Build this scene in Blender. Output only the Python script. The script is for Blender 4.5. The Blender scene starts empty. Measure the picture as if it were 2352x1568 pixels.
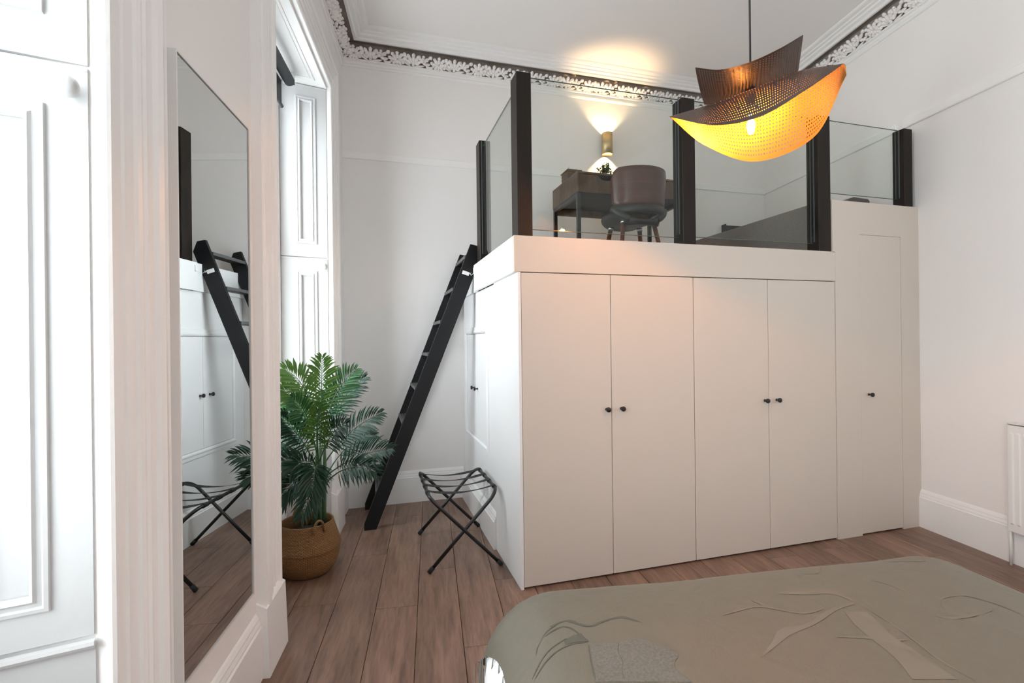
import bpy, bmesh, math, random
from mathutils import Vector, Matrix, noise

sc = bpy.context.scene
COL = sc.collection
R = math.radians

# ------------------------------------------------------------------ camera
FPX, CX, CY, ROLL, EYE = 1120.0, 1176.0, 784.0, 0.0118, 1.45
AIM = R(73.79)
FW = Vector((math.cos(AIM), math.sin(AIM), 0)); RT = Vector((math.sin(AIM), -math.cos(AIM), 0)); UP = Vector((0, 0, 1))
CAM = Vector((0, 0, EYE))
cd = bpy.data.cameras.new('camera'); co = bpy.data.objects.new('camera', cd); COL.objects.link(co); sc.camera = co
cd.sensor_width = 36.0; cd.lens = 36.0 * FPX / 2352.0; cd.clip_start = 0.02; cd.clip_end = 200
cr, sr = math.cos(ROLL), math.sin(ROLL)
cxv = RT * cr - UP * sr; cyv = RT * sr + UP * cr
co.matrix_world = Matrix(((cxv.x, cyv.x, -FW.x, 0), (cxv.y, cyv.y, -FW.y, 0), (cxv.z, cyv.z, -FW.z, EYE), (0, 0, 0, 1)))

# ------------------------------------------------------------------ light and exposure
SKY, SKY_COL = 9.4, (0.90, 0.96, 1.0)
w = bpy.data.worlds.new('world'); sc.world = w; w.use_nodes = True
bg = w.node_tree.nodes['Background']; bg.inputs[0].default_value = (*SKY_COL, 1); bg.inputs[1].default_value = SKY
sc.view_settings.view_transform = 'Standard'; sc.view_settings.look = 'None'
sc.view_settings.gamma = 1.0; sc.view_settings.use_curve_mapping = False
sc.view_settings.exposure = 0.5
cy = sc.cycles
cy.max_bounces = 10; cy.diffuse_bounces = 6; cy.glossy_bounces = 5; cy.transparent_max_bounces = 20; cy.transmission_bounces = 6
cy.caustics_reflective = False; cy.caustics_refractive = False; cy.sample_clamp_indirect = 6.0
PENDANT_W, SCONCE_W = 21.5, 20.0
WARM = (1.0, 0.365, 0.06)

# ------------------------------------------------------------------ helpers
def pix(x, y):
    u = (x - CX) / FPX; v = -(y - CY) / FPX
    return FW + RT * (u * cr + v * sr) + UP * (-u * sr + v * cr)
def at(x, y, Z):                      # the point seen at (x, y) at depth Z in front of the eye
    return CAM + pix(x, y) * Z
def on_plane(x, y, p, ang):           # ... on a vertical plane through p running along ang degrees
    n = Vector((-math.sin(R(ang)), math.cos(R(ang)), 0)); d = pix(x, y)
    return CAM + d * ((n.x * p[0] + n.y * p[1]) / n.dot(d))
def on_level(x, y, z):
    d = pix(x, y); return CAM + d * ((z - EYE) / d.z)

# left wall frame: s along the wall (0 at the back corner, negative towards the eye), n into the room
L0 = Vector((-0.22, 4.536, 0)); DL = Vector((math.cos(R(83)), math.sin(R(83)), 0)); NL = Vector((DL.y, -DL.x, 0))
def LW(s, n, z): return L0 + DL * s + NL * n + UP * z
# right wall frame
R0 = Vector((4.335, 4.536, 0)); AR = 80.8; DR = Vector((math.cos(R(AR)), math.sin(R(AR)), 0)); NR = Vector((-DR.y, DR.x, 0))
def RW(s, n, z): return R0 + DR * s + NR * n + UP * z
YB = 4.536
ZC = 4.13

ORG = {}
class MB:
    def __init__(s): s.v = []; s.f = []; s.m = []; s.sm = []; s.mi = 0; s.smooth = False
    def add(s, vs, fs, smooth=None):
        o = len(s.v); s.v += [Vector(p) for p in vs]
        for f in fs:
            s.f.append([i + o for i in f]); s.m.append(s.mi); s.sm.append(s.smooth if smooth is None else smooth)
        return o
    def hexa(s, p):                   # 8 points: bottom ring then top ring
        s.add(p, [(3, 2, 1, 0), (4, 5, 6, 7), (0, 1, 5, 4), (1, 2, 6, 5), (2, 3, 7, 6), (3, 0, 4, 7)])
    def box(s, x0, x1, y0, y1, z0, z1):
        s.hexa([(x0, y0, z0), (x1, y0, z0), (x1, y1, z0), (x0, y1, z0), (x0, y0, z1), (x1, y0, z1), (x1, y1, z1), (x0, y1, z1)])
    def fbox(s, fr, a0, a1, b0, b1, z0, z1):   # box in a wall frame function fr(s, n, z)
        s.hexa([fr(a0, b0, z0), fr(a0, b1, z0), fr(a1, b1, z0), fr(a1, b0, z0), fr(a0, b0, z1), fr(a0, b1, z1), fr(a1, b1, z1), fr(a1, b0, z1)])
    def rbox(s, x0, x1, y0, y1, z0, z1, r=0.003):   # box with chamfered edges
        b = bmesh.new(); bmesh.ops.create_cube(b, size=1)
        for v in b.verts: v.co = Vector(((x0 + x1) / 2 + v.co.x * (x1 - x0), (y0 + y1) / 2 + v.co.y * (y1 - y0), (z0 + z1) / 2 + v.co.z * (z1 - z0)))
        bmesh.ops.bevel(b, geom=b.edges[:], offset=r, segments=1, affect='EDGES', profile=0.5)
        b.verts.ensure_lookup_table(); s.add([v.co.copy() for v in b.verts], [[v.index for v in f.verts] for f in b.faces]); b.free()
    def xform(s, start, M):
        for i in range(start, len(s.v)): s.v[i] = M @ s.v[i]
    def prism(s, poly, d):            # polygon (3D points) extruded by the vector d
        n = len(poly); p = [Vector(q) for q in poly]; d = Vector(d)
        s.add(p + [q + d for q in p], [tuple(range(n))[::-1], tuple(range(n, 2 * n))] + [(i, (i + 1) % n, n + (i + 1) % n, n + i) for i in range(n)])
    def tube(s, pts, r, seg=10, cap=True, closed=False):
        pts = [Vector(p) for p in pts]; n = len(pts); rs = r if isinstance(r, (list, tuple)) else [r] * n
        vs = []; fs = []; t0 = (pts[1] - pts[0]).normalized(); a = t0.orthogonal().normalized()
        for i, p in enumerate(pts):
            if closed: t = (pts[(i + 1) % n] - pts[i - 1]).normalized()
            else: t = (pts[min(i + 1, n - 1)] - pts[max(i - 1, 0)]).normalized()
            a = (a - t * a.dot(t)).normalized(); b = t.cross(a)
            vs += [p + (a * math.cos(2 * math.pi * k / seg) + b * math.sin(2 * math.pi * k / seg)) * rs[i] for k in range(seg)]
        m = n if closed else n - 1
        for i in range(m):
            j = (i + 1) % n
            fs += [(i * seg + k, i * seg + (k + 1) % seg, j * seg + (k + 1) % seg, j * seg + k) for k in range(seg)]
        s.add(vs, fs, True)
        if cap and not closed:
            o = len(s.v) - len(vs)
            s.f += [[o + k for k in range(seg)][::-1], [o + (n - 1) * seg + k for k in range(seg)]]; s.m += [s.mi] * 2; s.sm += [False] * 2
    def lathe(s, prof, c=(0, 0, 0), seg=24, axis=None, a0=0.0, a1=None):   # prof: (radius, height)
        c = Vector(c); ax = Vector(axis).normalized() if axis else UP
        u = ax.orthogonal().normalized() if axis else Vector((1, 0, 0)); v = ax.cross(u)
        full = a1 is None; n = seg if full else seg + 1; span = 2 * math.pi if full else a1 - a0
        vs = []
        for r, h in prof:
            vs += [c + ax * h + (u * math.cos(a0 + span * k / seg) + v * math.sin(a0 + span * k / seg)) * r for k in range(n)]
        fs = []
        for i in range(len(prof) - 1):
            for k in range(seg):
                k2 = (k + 1) % n
                fs.append((i * n + k, i * n + k2, (i + 1) * n + k2, (i + 1) * n + k))
        s.add(vs, fs, True)
    def disc(s, c, r, axis, seg=16):
        ax = Vector(axis).normalized(); u = ax.orthogonal().normalized(); v = ax.cross(u); c = Vector(c)
        s.add([c + (u * math.cos(2 * math.pi * k / seg) + v * math.sin(2 * math.pi * k / seg)) * r for k in range(seg)], [tuple(range(seg))])
    def sweep(s, path, prof, nrm, closed=False, cap=True, side=1):
        # profile (a, b): a offset in the plane (to the side*left of travel), b along nrm; mitred corners
        P = [Vector(p) for p in path]; N = Vector(nrm).normalized(); n = len(P); k = len(prof); vs = []; fs = []
        for i in range(n):
            if closed or 0 < i < n - 1:
                t1 = (P[i] - P[i - 1]).normalized(); t2 = (P[(i + 1) % n] - P[i]).normalized()
            elif i == 0: t1 = t2 = (P[1] - P[0]).normalized()
            else: t1 = t2 = (P[i] - P[i - 1]).normalized()
            n1 = N.cross(t1) * side; n2 = N.cross(t2) * side
            m = (n1 + n2); m = m / max(0.2, (1 + n1.dot(n2)))
            vs += [P[i] + m * a + N * b for a, b in prof]
        for i in range(n if closed else n - 1):
            j = (i + 1) % n
            fs += [(i * k + q, i * k + q + 1, j * k + q + 1, j * k + q) for q in range(k - 1)]
        s.add(vs, fs)
        if cap and not closed:
            o = len(s.v) - len(vs); s.f += [[o + q for q in range(k)], [o + (n - 1) * k + q for q in range(k)][::-1]]; s.m += [s.mi] * 2; s.sm += [False] * 2
    def build(s, name, mats, parent=None, origin=None, autosm=False):
        if not isinstance(mats, (list, tuple)): mats = [mats]
        o = ORG.get(parent.name, Vector()) if parent else Vector(origin or (0, 0, 0))
        me = bpy.data.meshes.new(name)
        me.from_pydata([tuple(p - o) for p in s.v], [], s.f)
        for m in mats: me.materials.append(m)
        me.polygons.foreach_set('material_index', s.m); me.polygons.foreach_set('use_smooth', s.sm); me.validate(); me.update()
        b = bmesh.new(); b.from_mesh(me); bmesh.ops.recalc_face_normals(b, faces=b.faces[:]); b.to_mesh(me); b.free()
        ob = bpy.data.objects.new(name, me); COL.objects.link(ob)
        if parent: ob.parent = parent
        else: ob.location = o
        ORG[ob.name] = o
        return ob

def thing(name, label, cat, loc, group=None):
    o = bpy.data.objects.new(name, None); COL.objects.link(o); o.location = loc; o.empty_display_size = 0.05
    o['label'] = label; o['category'] = cat
    if group: o['group'] = group
    ORG[o.name] = Vector(loc); return o
def tag(o, label, cat, group=None):
    o['label'] = label; o['category'] = cat
    if group: o['group'] = group
    return o
def struct(o): o['kind'] = 'structure'; return o

# ------------------------------------------------------------------ materials
def mat(name, col, rough=0.5, metal=0.0, bump=0.0, bscale=60.0, var=0.0, vscale=3.0, spec=0.5, coat=0.0):
    m = bpy.data.materials.new(name); m.use_nodes = True; nt = m.node_tree; b = nt.nodes['Principled BSDF']
    b.inputs['Base Color'].default_value = (*col, 1); b.inputs['Roughness'].default_value = rough; b.inputs['Metallic'].default_value = metal
    b.inputs['Specular IOR Level'].default_value = spec; b.inputs['Coat Weight'].default_value = coat
    tc = nt.nodes.new('ShaderNodeTexCoord')
    if var:
        n = nt.nodes.new('ShaderNodeTexNoise'); n.inputs['Scale'].default_value = vscale; n.inputs['Detail'].default_value = 4
        nt.links.new(tc.outputs['Object'], n.inputs['Vector'])
        mx = nt.nodes.new('ShaderNodeMix'); mx.data_type = 'RGBA'
        mx.inputs[6].default_value = (*[c * (1 - var) for c in col], 1); mx.inputs[7].default_value = (*[min(1, c * (1 + var)) for c in col], 1)
        nt.links.new(n.outputs['Fac'], mx.inputs[0]); nt.links.new(mx.outputs[2], b.inputs['Base Color'])
    if bump:
        n = nt.nodes.new('ShaderNodeTexNoise'); n.inputs['Scale'].default_value = bscale; n.inputs['Detail'].default_value = 3
        nt.links.new(tc.outputs['Object'], n.inputs['Vector'])
        bp = nt.nodes.new('ShaderNodeBump'); bp.inputs['Strength'].default_value = bump; bp.inputs['Distance'].default_value = 0.01
        nt.links.new(n.outputs['Fac'], bp.inputs['Height']); nt.links.new(bp.outputs[0], b.inputs['Normal'])
    return m
def emis(name, col, s):
    m = bpy.data.materials.new(name); m.use_nodes = True; b = m.node_tree.nodes['Principled BSDF']
    b.inputs['Base Color'].default_value = (*col, 1); b.inputs['Emission Color'].default_value = (*col, 1); b.inputs['Emission Strength'].default_value = s; return m
def clear(name, tint, ior=1.45):       # thin clear glass: straight-through plus Fresnel reflection
    m = bpy.data.materials.new(name); m.use_nodes = True; nt = m.node_tree; nt.nodes.remove(nt.nodes['Principled BSDF'])
    t = nt.nodes.new('ShaderNodeBsdfTransparent'); t.inputs[0].default_value = (*tint, 1)
    g = nt.nodes.new('ShaderNodeBsdfGlossy'); g.inputs['Roughness'].default_value = 0.0
    lw = nt.nodes.new('ShaderNodeLayerWeight'); lw.inputs[0].default_value = 0.5; mx = nt.nodes.new('ShaderNodeMixShader')
    pw = nt.nodes.new('ShaderNodeMath'); pw.operation = 'POWER'; pw.inputs[1].default_value = 5.0; nt.links.new(lw.outputs['Facing'], pw.inputs[0])
    r0 = ((ior - 1) / (ior + 1)) ** 2; ma = nt.nodes.new('ShaderNodeMath'); ma.operation = 'MULTIPLY_ADD'; ma.inputs[1].default_value = 1 - r0; ma.inputs[2].default_value = r0
    nt.links.new(pw.outputs[0], ma.inputs[0]); nt.links.new(ma.outputs[0], mx.inputs[0]); nt.links.new(t.outputs[0], mx.inputs[1]); nt.links.new(g.outputs[0], mx.inputs[2])
    nt.links.new(mx.outputs[0], nt.nodes['Material Output'].inputs[0]); return m
def grain(name, c0, c1, stretch, rough=0.45, scale=1.0, bump=0.08, contrast=(0.35, 0.7), rnd=0.0, axis_rand=True):
    m = bpy.data.materials.new(name); m.use_nodes = True; nt = m.node_tree; b = nt.nodes['Principled BSDF']; b.inputs['Roughness'].default_value = rough
    tc = nt.nodes.new('ShaderNodeTexCoord'); oi = nt.nodes.new('ShaderNodeObjectInfo')
    ad = nt.nodes.new('ShaderNodeVectorMath'); ad.operation = 'ADD'; sh = nt.nodes.new('ShaderNodeVectorMath'); sh.operation = 'SCALE'
    sh.inputs[0].default_value = (37.1, 11.3, 5.7); nt.links.new(oi.outputs['Random'], sh.inputs['Scale'])
    nt.links.new(tc.outputs['Object'], ad.inputs[0]); nt.links.new(sh.outputs[0], ad.inputs[1])
    mp = nt.nodes.new('ShaderNodeMapping'); mp.inputs['Scale'].default_value = stretch; nt.links.new(ad.outputs[0], mp.inputs[0])
    n1 = nt.nodes.new('ShaderNodeTexNoise'); n1.inputs['Scale'].default_value = 9 * scale; n1.inputs['Detail'].default_value = 8; n1.inputs['Roughness'].default_value = 0.65; n1.inputs['Distortion'].default_value = 0.6
    n2 = nt.nodes.new('ShaderNodeTexNoise'); n2.inputs['Scale'].default_value = 2.2 * scale; n2.inputs['Detail'].default_value = 2; n2.inputs['Distortion'].default_value = 1.2
    nt.links.new(mp.outputs[0], n1.inputs[0]); nt.links.new(mp.outputs[0], n2.inputs[0])
    mx0 = nt.nodes.new('ShaderNodeMix'); mx0.inputs[0].default_value = 0.45; nt.links.new(n1.outputs['Fac'], mx0.inputs[2]); nt.links.new(n2.outputs['Fac'], mx0.inputs[3])
    rp = nt.nodes.new('ShaderNodeValToRGB'); rp.color_ramp.elements[0].position = contrast[0]; rp.color_ramp.elements[1].position = contrast[1]
    rp.color_ramp.elements[0].color = (*c0, 1); rp.color_ramp.elements[1].color = (*c1, 1); nt.links.new(mx0.outputs[0], rp.inputs[0])
    hs = nt.nodes.new('ShaderNodeHueSaturation'); mr = nt.nodes.new('ShaderNodeMapRange'); mr.inputs[3].default_value = 1 - rnd; mr.inputs[4].default_value = 1 + rnd
    nt.links.new(oi.outputs['Random'], mr.inputs[0]); nt.links.new(mr.outputs[0], hs.inputs['Value']); nt.links.new(rp.outputs[0], hs.inputs['Color']); nt.links.new(hs.outputs[0], b.inputs['Base Color'])
    bp = nt.nodes.new('ShaderNodeBump'); bp.inputs['Strength'].default_value = bump; bp.inputs['Distance'].default_value = 0.004; nt.links.new(n1.outputs['Fac'], bp.inputs['Height']); nt.links.new(bp.outputs[0], b.inputs['Normal'])
    return m

M_WALL = mat('wall_paint', (0.865, 0.84, 0.825), 0.6, bump=0.05, bscale=40)
M_SHUT_DIM = mat('shutter_white_dimmed', (0.57, 0.575, 0.575), 0.35, bump=0.12, bscale=30)  # same white as the trim, darkened to offset the strong window daylight
M_SIDE = mat('white_cupboard_paint', (0.86, 0.86, 0.86), 0.42, bump=0.04, bscale=40)
M_CEIL = mat('ceiling_paint', (0.885, 0.86, 0.84), 0.7, bump=0.03, bscale=25)
M_TRIM = mat('gloss_trim_paint', (0.88, 0.87, 0.86), 0.32, bump=0.12, bscale=30)
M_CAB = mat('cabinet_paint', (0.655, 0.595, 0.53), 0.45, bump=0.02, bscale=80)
M_DARKGAP = mat('dark_cavity', (0.03, 0.028, 0.025), 0.9)
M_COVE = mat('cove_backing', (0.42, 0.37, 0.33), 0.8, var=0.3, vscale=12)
M_PLASTER = mat('plaster_leaf', (0.86, 0.83, 0.81), 0.6)
M_SUB = mat('subfloor', (0.04, 0.028, 0.02), 0.9)
M_FLOOR = grain('oak_laminate', (0.095, 0.052, 0.036), (0.31, 0.19, 0.135), (0.55, 5.0, 1.0), 0.42, 1.0, 0.1, (0.30, 0.66), 0.12)
M_BLACKWOOD = grain('black_stained_pine', (0.007, 0.006, 0.0055), (0.026, 0.017, 0.012), (6, 6, 0.6), 0.38, 1.0, 0.15, (0.3, 0.75))
M_LADDER = mat('black_ladder_paint', (0.013, 0.013, 0.014), 0.4, bump=0.1, bscale=25)
M_RUBBER = mat('rubber_grip', (0.10, 0.10, 0.105), 0.6)
M_BLACKMETAL = mat('black_metal', (0.012, 0.012, 0.013), 0.35)
M_STRAP = mat('black_webbing', (0.02, 0.02, 0.021), 0.75, bump=0.3, bscale=400)
M_CHROME = mat('steel', (0.75, 0.75, 0.76), 0.25, 1.0)
M_BLIND = mat('charcoal_blind', (0.05, 0.054, 0.06), 0.7, bump=0.2, bscale=300)
M_GLASS = clear('balustrade_glass', (0.93, 0.955, 0.94), 1.33)
M_GEDGE = mat('glass_edge_green', (0.10, 0.16, 0.145), 0.15)
M_PANE = clear('window_glass', (0.97, 0.98, 0.98))
M_BULB = clear('bulb_glass', (1.0, 0.93, 0.80), 1.4)
M_FIL = emis('filament', (1.0, 0.72, 0.38), 60)
M_SEAL = mat('glazing_seal', (0.07, 0.08, 0.085), 0.4)
M_MIRROR = mat('mirror_silver', (0.64, 0.655, 0.645), 0.0, 1.0)
M_MEDGE = mat('mirror_edge', (0.10, 0.105, 0.11), 0.3)
M_MFRAME = mat('mirror_frame_white', (0.78, 0.77, 0.76), 0.35)
M_WICKER = mat('wicker', (0.16, 0.10, 0.055), 0.8, bump=0.6, bscale=90, var=0.4, vscale=60)
M_DESK = grain('rustic_walnut_board', (0.04, 0.022, 0.011), (0.17, 0.095, 0.048), (5, 5, 0.7), 0.5, 1.2, 0.1, (0.3, 0.7))
M_DESKPAN = mat('dark_drawer_base', (0.035, 0.032, 0.03), 0.6)
M_VENEER = grain('chair_walnut_veneer', (0.06, 0.024, 0.017), (0.115, 0.046, 0.032), (1, 1, 9), 0.3, 1.0, 0.03, (0.3, 0.7))
M_LEGWOOD = grain('chair_leg_wood', (0.10, 0.035, 0.02), (0.19, 0.07, 0.04), (8, 8, 1), 0.35, 1.0, 0.03)
M_LEATHER = mat('black_leatherette', (0.022, 0.022, 0.02), 0.38, bump=0.15, bscale=200)
M_CARPET = mat('taupe_carpet', (0.30, 0.26, 0.235), 0.95, bump=1.0, bscale=420, var=0.65, vscale=260)
M_BRASS = mat('brushed_brass', (0.62, 0.47, 0.24), 0.42, 0.85)
M_SHADE_OUT = mat('bronze_mesh', (0.10, 0.075, 0.065), 0.45, 0.6)
M_SHADE_IN = mat('gold_lining', (0.52, 0.28, 0.075), 0.42, 0.6)
M_CORD = mat('black_cord', (0.015, 0.013, 0.012), 0.6)
M_RAD = mat('radiator_enamel', (0.82, 0.81, 0.79), 0.3)
M_RADIN = mat('radiator_inside', (0.45, 0.44, 0.43), 0.5)
M_SHEET = mat('white_bedlinen', (0.85, 0.85, 0.86), 0.8)
M_FRINGE = mat('fringe_thread', (0.17, 0.175, 0.15), 0.8)
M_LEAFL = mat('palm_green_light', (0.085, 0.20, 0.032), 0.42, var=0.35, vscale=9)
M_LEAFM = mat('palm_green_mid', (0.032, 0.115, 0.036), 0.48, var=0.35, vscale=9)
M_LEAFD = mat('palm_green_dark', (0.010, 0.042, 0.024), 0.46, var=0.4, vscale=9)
M_STEM = mat('palm_stem', (0.05, 0.11, 0.05), 0.5, var=0.3, vscale=20)
M_SOIL = mat('moss_filler', (0.035, 0.028, 0.02), 0.95, bump=0.8, bscale=60)
M_POTW = mat('white_pot', (0.7, 0.68, 0.65), 0.4)
M_PAPER = mat('white_tag', (0.85, 0.85, 0.85), 0.5)

for m_, r_, s_ in ((M_BLACKWOOD, .42, .22), (M_LADDER, .42, .2), (M_LEAFD, .46, .35), (M_LEAFM, .48, .35)):
    b_ = m_.node_tree.nodes['Principled BSDF']; b_.inputs['Roughness'].default_value = r_; b_.inputs['Specular IOR Level'].default_value = s_

def weave(name, c0, c1):
    m = bpy.data.materials.new(name); m.use_nodes = True; nt = m.node_tree; b = nt.nodes['Principled BSDF']; b.inputs['Roughness'].default_value = 0.75
    uv = nt.nodes.new('ShaderNodeUVMap'); mp = nt.nodes.new('ShaderNodeMapping'); mp.inputs['Scale'].default_value = (1, 1, 1); nt.links.new(uv.outputs[0], mp.inputs[0])
    br = nt.nodes.new('ShaderNodeTexBrick'); br.inputs['Scale'].default_value = 1.0; br.inputs['Mortar Size'].default_value = 0.12; br.inputs['Mortar Smooth'].default_value = 0.8
    br.inputs['Brick Width'].default_value = 1.0; br.inputs['Row Height'].default_value = 0.5; br.inputs['Bias'].default_value = 0.0
    br.inputs['Color1'].default_value = (*c1, 1); br.inputs['Color2'].default_value = (*[c * 0.75 for c in c1], 1); br.inputs['Mortar'].default_value = (*c0, 1)
    nt.links.new(mp.outputs[0], br.inputs[0]); nt.links.new(br.outputs['Color'], b.inputs['Base Color'])
    bp = nt.nodes.new('ShaderNodeBump'); bp.inputs['Strength'].default_value = 0.9; bp.inputs['Distance'].default_value = 0.004; bp.invert = True
    nt.links.new(br.outputs['Fac'], bp.inputs['Height']); nt.links.new(bp.outputs[0], b.inputs['Normal']); return m
M_BASKET = weave('seagrass_weave', (0.10, 0.045, 0.014), (0.36, 0.185, 0.065))

def satin(name, col, spec):
    m = bpy.data.materials.new(name); m.use_nodes = True; nt = m.node_tree; b = nt.nodes['Principled BSDF']
    b.inputs['Base Color'].default_value = (*col, 1); b.inputs['Roughness'].default_value = 0.52; b.inputs['Specular IOR Level'].default_value = spec; b.inputs['Metallic'].default_value = 0.30; b.inputs['Sheen Weight'].default_value = 0.08; b.inputs['Sheen Roughness'].default_value = 0.5; b.inputs['Sheen Tint'].default_value = (0.9, 1.0, 0.9, 1)
    tc = nt.nodes.new('ShaderNodeTexCoord'); n = nt.nodes.new('ShaderNodeTexNoise'); n.inputs['Scale'].default_value = 7; n.inputs['Detail'].default_value = 6; n.inputs['Distortion'].default_value = 1.5
    n2 = nt.nodes.new('ShaderNodeTexNoise'); n2.inputs['Scale'].default_value = 600; nt.links.new(tc.outputs['Object'], n.inputs[0]); nt.links.new(tc.outputs['Object'], n2.inputs[0])
    mx = nt.nodes.new('ShaderNodeMix'); mx.inputs[0].default_value = 0.15; nt.links.new(n.outputs['Fac'], mx.inputs[2]); nt.links.new(n2.outputs['Fac'], mx.inputs[3])
    bp = nt.nodes.new('ShaderNodeBump'); bp.inputs['Strength'].default_value = 0.35; bp.inputs['Distance'].default_value = 0.02; nt.links.new(mx.outputs[0], bp.inputs['Height']); nt.links.new(bp.outputs[0], b.inputs['Normal'])
    return m
M_SPREAD = satin('olive_satin', (0.145, 0.127, 0.094), 0.7)
M_MOTIF_D = mat('woven_motif_dark', (0.085, 0.08, 0.06), 0.7)
M_MOTIF_L = mat('woven_motif_pale', (0.175, 0.152, 0.12), 0.6)
M_MOTIF_T = mat('woven_motif_flecked', (0.13, 0.115, 0.095), 0.75, var=0.5, vscale=160)

# ------------------------------------------------------------------ room shell
S_END = -7.2
W1 = (-1.95, -0.62); W2 = (-4.56, -3.21); W_ADDED = (-6.60, -5.25)     # window openings at the wall face; the last is unseen, added for daylight
ZS, ZH, DEP, SPL = 0.78, 3.37, 0.33, 0.335    # sill, head, depth, splay per metre
m = MB()
def wl(a, b, z0, z1): m.fbox(LW, a, b, -0.42, 0.0, z0, z1)
wl(S_END - 0.3, W_ADDED[0], 0, 4.4); wl(W_ADDED[1], W2[0], 0, 4.4); wl(W2[1] + 0.0, W1[0] - 0.0, 0, 4.4); wl(W1[1], 0.25, 0, 4.4)
for a, b in (W1, W2, W_ADDED):
    m.fbox(LW, a, b, -0.42, -DEP - .03, 0, ZS - 0.02); wl(a, b, ZH + 0.02, 4.4)
    d = DEP * SPL
    for j, sg in ((a, 1), (b, -1)):           # wedge of masonry behind each splayed reveal
        p = [LW(j, -0.42, 0), LW(j, -0.005, 0), LW(j + sg * (d - 0.02), -DEP - 0.0, 0), LW(j + sg * (d - 0.02), -0.42, 0)]
        m.prism(p, (0, 0, ZH))
struct(m.build('wall_left', M_WALL))
m = MB(); m.box(-0.6, 4.8, YB, YB + 0.25, 0, 4.4); wall_back = struct(m.build('wall_back', M_WALL))
m = MB(); m.fbox(RW, -7.3, 0.3, -0.25, 0.0, 0, 4.4)
struct(m.build('wall_right', M_WALL))
a_, b_ = LW(S_END, 0, 0), RW(-7.1, 0, 0)
m = MB(); e_ = (b_ - a_).normalized(); o_ = Vector((e_.y, -e_.x, 0)) * 0.2
m.hexa([a_ - e_ * 0.5 + o_, b_ + e_ * 0.5 + o_, b_ + e_ * 0.5, a_ - e_ * 0.5, *[q + UP * 4.4 for q in (a_ - e_ * 0.5 + o_, b_ + e_ * 0.5 + o_, b_ + e_ * 0.5, a_ - e_ * 0.5)]])
struct(m.build('wall_front', M_WALL))
c = [LW(S_END - .3, -.4, 0), LW(.3, -.4, 0), Vector((4.7, YB + .3, 0)), RW(-7.3, -.3, 0)]
m = MB(); m.hexa([q + UP * ZC for q in c] + [q + UP * (ZC + 0.27) for q in c]); struct(m.build('ceiling', M_CEIL))
m = MB(); m.hexa([q + UP * -0.2 for q in c] + [q + UP * -0.012 for q in c]); floor = struct(m.build('floor', M_SUB))

# floor planks, each its own board
PA = 83.25; PD = Vector((math.cos(R(PA)), math.sin(R(PA)), 0)); PE = Vector((PD.y, -PD.x, 0))
random.seed(4)
def plank(e0, wd, d0, d1):
    g = 0.0012; L_ = d1 - d0 - 2 * g; W_ = wd - 2 * g; h = 0.0018
    mb = MB(); mb.hexa([(0, 0, -.012), (L_, 0, -.012), (L_, W_, -.012), (0, W_, -.012), (0, 0, -h), (L_, 0, -h), (L_, W_, -h), (0, W_, -h)])
    mb.f.pop(1); mb.m.pop(); mb.sm.pop()
    mb.add([(0, 0, -h), (L_, 0, -h), (L_, W_, -h), (0, W_, -h), (h, h, 0), (L_ - h, h, 0), (L_ - h, W_ - h, 0), (h, W_ - h, 0)], [(4, 5, 6, 7), (0, 1, 5, 4), (1, 2, 6, 5), (2, 3, 7, 6), (3, 0, 4, 7)])
    ob = mb.build('plank', M_FLOOR, floor)
    p = PD * (d0 + g) + PE * (e0 + wd - g); ob.location = (p.x, p.y, 0); ob.rotation_euler = (0, 0, R(PA))
PW, PL = 0.2265, 1.428
known = {-4: 3.3, -5: 2.6, -3: 2.853, -2: 3.453, -1: 2.746, 0: 3.16, 1: 2.327, 2: 2.95}
for k in range(-5, 19):
    e0 = -0.767 + PW * (k + 3); j = known.get(k, random.uniform(1.6, 3.0) if k != 12 else 2.957)
    dmax = 4.70 if e0 < 0.62 else (3.0 + e0 * 0.12)
    ds = [j + PL * q for q in range(-6, 3)]
    for a, b in zip(ds[:-1], ds[1:]):
        a, b = max(a, -2.2 if k > -4 else 1.6), min(b, dmax)
        if b - a > 0.05: plank(e0, PW, a, b)

# skirting boards
SK = [(0.0, 0.0), (0.026, 0.0), (0.026, 0.225), (0.020, 0.232), (0.020, 0.240), (0.014, 0.256), (0.014, 0.262), (0.006, 0.278), (0.0, 0.285)]
def skirting(name, path, side, ends=True):
    mm = MB(); mm.sweep(path, SK, UP, side=side); return struct(mm.build(name, M_TRIM))
skirting('baseboard_back', [(-0.22, YB, 0), (0.83, YB, 0)], -1)
skirting('baseboard_left', [LW(-2.94, 0, 0), LW(-2.2, 0, 0)], -1)
m = MB(); m.sweep([LW(-0.16, 0, 0), LW(0, 0, 0)], SK, UP, side=-1); m.sweep([LW(S_END, 0, 0), LW(W_ADDED[0] - .27, 0, 0)], SK, UP, side=-1); m.sweep([LW(W_ADDED[1] + .27, 0, 0), LW(W2[0] - .27, 0, 0)], SK, UP, side=-1)
struct(m.build('baseboard_corner', M_TRIM))
skirting('baseboard_right', [RW(-7.0, 0, 0), RW(-1.79, 0, 0)], 1)

# picture rail
PRL = [(0.0, 0.0), (0.010, 0.0), (0.013, 0.006), (0.013, 0.056), (0.011, 0.064), (0.0, 0.068)]
m = MB(); m.sweep([(-0.22, YB, 3.085), (4.335, YB, 3.085), RW(-1.66, 0, 3.085)], PRL, UP, side=-1); struct(m.build('trim_1', M_TRIM))
m = MB(); m.sweep([RW(-1.74, 0, 3.085), RW(-7.0, 0, 3.085)], [(a * 1.3, b) for a, b in PRL], UP, side=-1); struct(m.build('trim_2', M_TRIM))

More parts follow.
